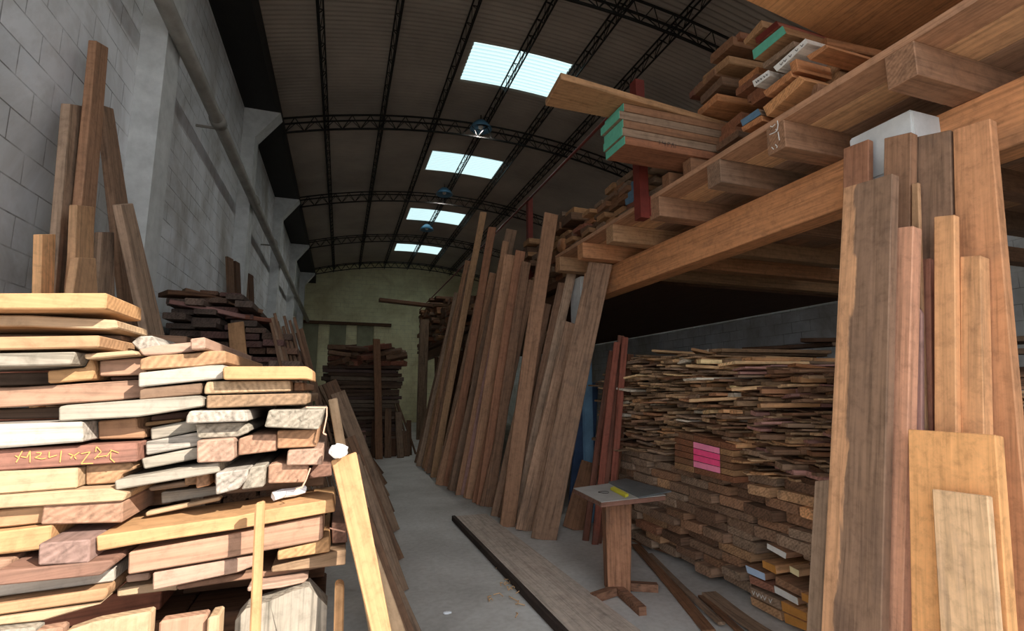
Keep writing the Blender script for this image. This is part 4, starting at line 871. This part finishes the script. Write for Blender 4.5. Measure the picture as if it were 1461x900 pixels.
# timber under the bundle carrying it
for r, y in enumerate((nb.y + .02, nb.y + .3)):
    o = slab('bearer_block', [V((XE + .02, y, ZD + .002)), V((XE + .02, y + .1, ZD + .002)), V((XE + .02, y + .1, zb - .003)), V((XE + .02, y, zb - .003))], V((1.8, 0, 0)), V((1, 0, 0)), WOOD, 'mid brown', .003)
    tag(o, '%s bearer under the green-ended bundle' % ('near', 'far')[r], 'timber')
# piles on the farther loft
lib('far_board', 2.2, (.26, .34, .22), (.08, .1), OLD, 4, .004)
for seg, (y0, y1, ztop) in enumerate(((6.1, 8.4, 4.25), (8.9, 11.6, 3.95), (13.5, 16.5, 4.3), (17.4, 20.5, 4.8))):
    z, row = 3.205, 0
    while z < ztop:
        y, k = y1, 0; t = rng.choice((.09, .11, .13)) * (1.25 if seg > 1 else 1)
        while y > y0:
            i = rng.randrange(4); w = MESH['far_board'][i][1] * (1.7 if seg > 1 else 1.2)
            if z < ztop - rng.uniform(0, .25):
                col = rng.choice(['mid brown', 'tan', 'dull brown', 'rust brown', 'grey brown'])
                o = put('far_board', 'far_board', i, V((2.98 + rng.uniform(-.15, .12), y - w / 2, z + t / 2)), V((1, .03 * (row % 3 - 1), 0)), col, w * .95 / MESH['far_board'][i][1], t * .85 / MESH['far_board'][i][2])
                tag(o, '%s board end on %s far loft pile, %s layer up, %s from back' % (col, ORD[seg], ORD[row], ORD[k]), 'board', 'boards on the farther loft')
            y -= w + rng.uniform(.01, .05); k += 1
        z += t; row += 1
bm = bmesh.new(); c = on_x((800, 350), 2.8); bm_tube(bm, [c, c + V((1.2, .1, 0)), c + V((2.4, .1, .02))], .1, 14); o = from_bm('round_log', bm, WOOD, None, True); colour(o, 'orange'); tag(o, 'round log end on the farther loft beside the tall tan plank', 'log')
A = on_y((541, 428), 17.6); o = plank('jutting_plank', A, A + V((2.4, .2, -.1)), .3, .12, V((0, 1, 0)), WOOD, 'dark brown'); tag(o, 'dark plank jutting left from the farthest loft pile', 'plank')
o = plank('rack_post', V((2.6, 17.1, 0)), V((2.62, 17.1, 4.0)), .3, .2, V((1, 0, 0)), OLD, 'grey brown'); tag(o, 'tall pale post beside the far rack near the end wall', 'post')
for i in range(7):
    o = plank('rack_board', V((2.9 + .14 * (i % 4), 12.0 + .75 * i, 0)), V((3.1 + .1 * (i % 3), 12.2 + .75 * i, 2.7 + .2 * (i % 2))), .35, .05, V((1, -.2, 0)), OLD, rng.choice(['dark brown', 'dull brown'])); tag(o, 'dark board standing under the far loft, %s from the aisle mouth' % ORD[i], 'board', 'dark boards under the far loft')

# ------------------------------------------------------------------ pile at the far end of the aisle
lib('end_board', 1.75, (.3, .22, .38), (.07, .09), OLD, 4, .012)
z, row = .01, 0
while z < 2.15:
    y, k, t = 13.3, 0, rng.choice((.09, .11))
    for k in range(3):
        i = rng.randrange(4); o = put('end_board', 'end_board', i, V((-.35 + rng.uniform(-.12, .12), 13.3 + .42 * k, z + t / 2)), V((1, rng.uniform(-.04, .04), 0)), rng.choice([(92, 72, 58), (108, 92, 78), (98, 78, 72), (80, 60, 48)]), 1, t * .9 / MESH['end_board'][i][2])
        tag(o, 'board in the pile ending the aisle, %s layer up, %s row back' % (ORD[row], ORD[k]), 'board', 'boards of the pile ending the aisle')
    z += t; row += 1
zt = z
for i in range(44):
    c = V((-.08 + (i % 11) * .14, 13.1 + rng.uniform(0, .7), zt + .03 + (i // 11) * .13)); a = rng.uniform(-.9, .9)
    o = put('end_offcut', 'far_board', rng.randrange(4), c - V((math.cos(a) * .25, math.sin(a) * .25, 0)), V((math.cos(a), math.sin(a), rng.uniform(-.2, .2))), rng.choice(['dark brown', 'dull brown', 'reddish brown']), .7, 1.2, .24, rng.uniform(-.5, .5))
    tag(o, 'dark offcut in the jumble atop the far aisle pile, %s layer, %s from left' % (ORD[i // 11], ORD[i % 11]), 'offcut', 'offcuts heaped on the far pile')
for i in range(15):
    px = 497 + 6.2 * i; ytop = (560, 575, 548, 590, 570, 600, 585, 562, 596, 580, 590, 605, 588, 615, 600)[i]; f = on_z((px, 653 - (i % 3) * 2), 0); t = on_y((px + rng.uniform(-3, 3), ytop), f.y + .45)
    o = plank('end_plank', f, t, (.16, .22, .12)[i % 3], .05, V((1, 0, 0)), OLD, ('grey brown', 'dull brown', 'dark brown', 'purplish brown')[i % 4]); tag(o, '%s upright plank from the left against the pile ending the aisle' % ORD[i], 'plank', 'upright planks against the far pile')
f = on_z((541, 655), 0); o = plank('end_plank', f, on_y((537, 484), f.y + .3), .17, .08, V((1, 0, 0)), WOOD, 'mid brown'); tag(o, 'tall brown post standing before the pile ending the aisle', 'post')
for i in range(6):
    f = on_z((558 + 7 * i, 645 + (i % 2) * 3), 0); o = plank('end_strip', f, on_y((543 + 5 * i, 535 + 8 * i), f.y + .25), .05, .025, V((1, 0, 0)), OLD, 'dull brown'); tag(o, '%s slanting strip from the left right of the tall brown post' % ORD[i], 'strip', 'slanting strips by the tall post')

# ------------------------------------------------------------------ lamps under the roof
LP = []
for p in ((686, 181), (634, 275), (609, 326)):
    d = ray(*p); LP.append(EYE + d * (6.25 / d.z))
LP.append(LP[0] + (LP[0] - LP[1]) * 1.3); LP.append(LP[3] + (LP[0] - LP[1]))  # two more pendants added out of view to carry fill light
for i, c in enumerate(LP):
    lp = empty('pendant_lamp', c); tag(lp, '%s blue-grey lamp from the entrance hanging from the roof' % ORD[(2, 3, 4, 1, 0)[i]], 'lamp', 'lamps hanging from the roof')
    bm = bmesh.new(); prof = [(.04, .16), (.1, .15), (.2, .06), (.27, -.06), (.25, -.07), (.17, .04), (.03, .1)]; n = 20
    R = [[bm.verts.new((r * math.cos(k * math.tau / n), r * math.sin(k * math.tau / n), z)) for k in range(n)] for r, z in prof]
    for A, B in zip(R, R[1:]):
        for k in range(n): bm.faces.new((A[k], A[(k + 1) % n], B[(k + 1) % n], B[k]))
    from_bm('reflector', bm, M_LAMP, lp, True)
    bm = bmesh.new(); bm_tube(bm, [(0, 0, .1), (0, 0, zroof(c.x) - c.z - .05)], .012, 8); from_bm('stem', bm, M_STEEL, lp)
    bm = bmesh.new(); bmesh.ops.create_uvsphere(bm, u_segments=12, v_segments=8, radius=.06); from_bm('bulb', bm, M_WHITEP, lp, True)
    ld = bpy.data.lights.new('added_fill_spot', 'SPOT'); ld.energy = 68 if i in (0, 3, 4) else 120; ld.shadow_soft_size = .05; ld.spot_size = math.radians(166); ld.spot_blend = .5; ld.color = (1, .97, .92)  # fill light added under the pendants, which hang unlit, to brighten the hall
    lo = bpy.data.objects.new('added_fill_spot', ld); COL.objects.link(lo); lo.parent = lp; lo.location = (0, 0, -.075)

# ------------------------------------------------------------------ light
AZ, EL = math.radians(42), math.radians(36)
sd = bpy.data.lights.new('sun', 'SUN'); sd.energy = 9.5; sd.angle = math.radians(.6); sd.color = (1, .95, .87)
so = bpy.data.objects.new('sun', sd); COL.objects.link(so)
dirv = V((-math.sin(AZ) * math.cos(EL), math.cos(AZ) * math.cos(EL), -math.sin(EL)))
so.rotation_euler = dirv.to_track_quat('-Z', 'Y').to_euler(); so.location = (6, -6, 8)
w = bpy.data.worlds.new('world'); bpy.context.scene.world = w; w.use_nodes = True
bg = w.node_tree.nodes['Background']; bg.inputs[0].default_value = (.87, .92, 1, 1); bg.inputs[1].default_value = 3.0
sc = bpy.context.scene
sc.view_settings.view_transform = 'Standard'; sc.view_settings.look = 'None'; sc.view_settings.gamma = 1; sc.view_settings.use_curve_mapping = False
sc.view_settings.exposure = 0.0
sc.cycles.max_bounces = 10; sc.cycles.diffuse_bounces = 7; sc.cycles.sample_clamp_indirect = 4
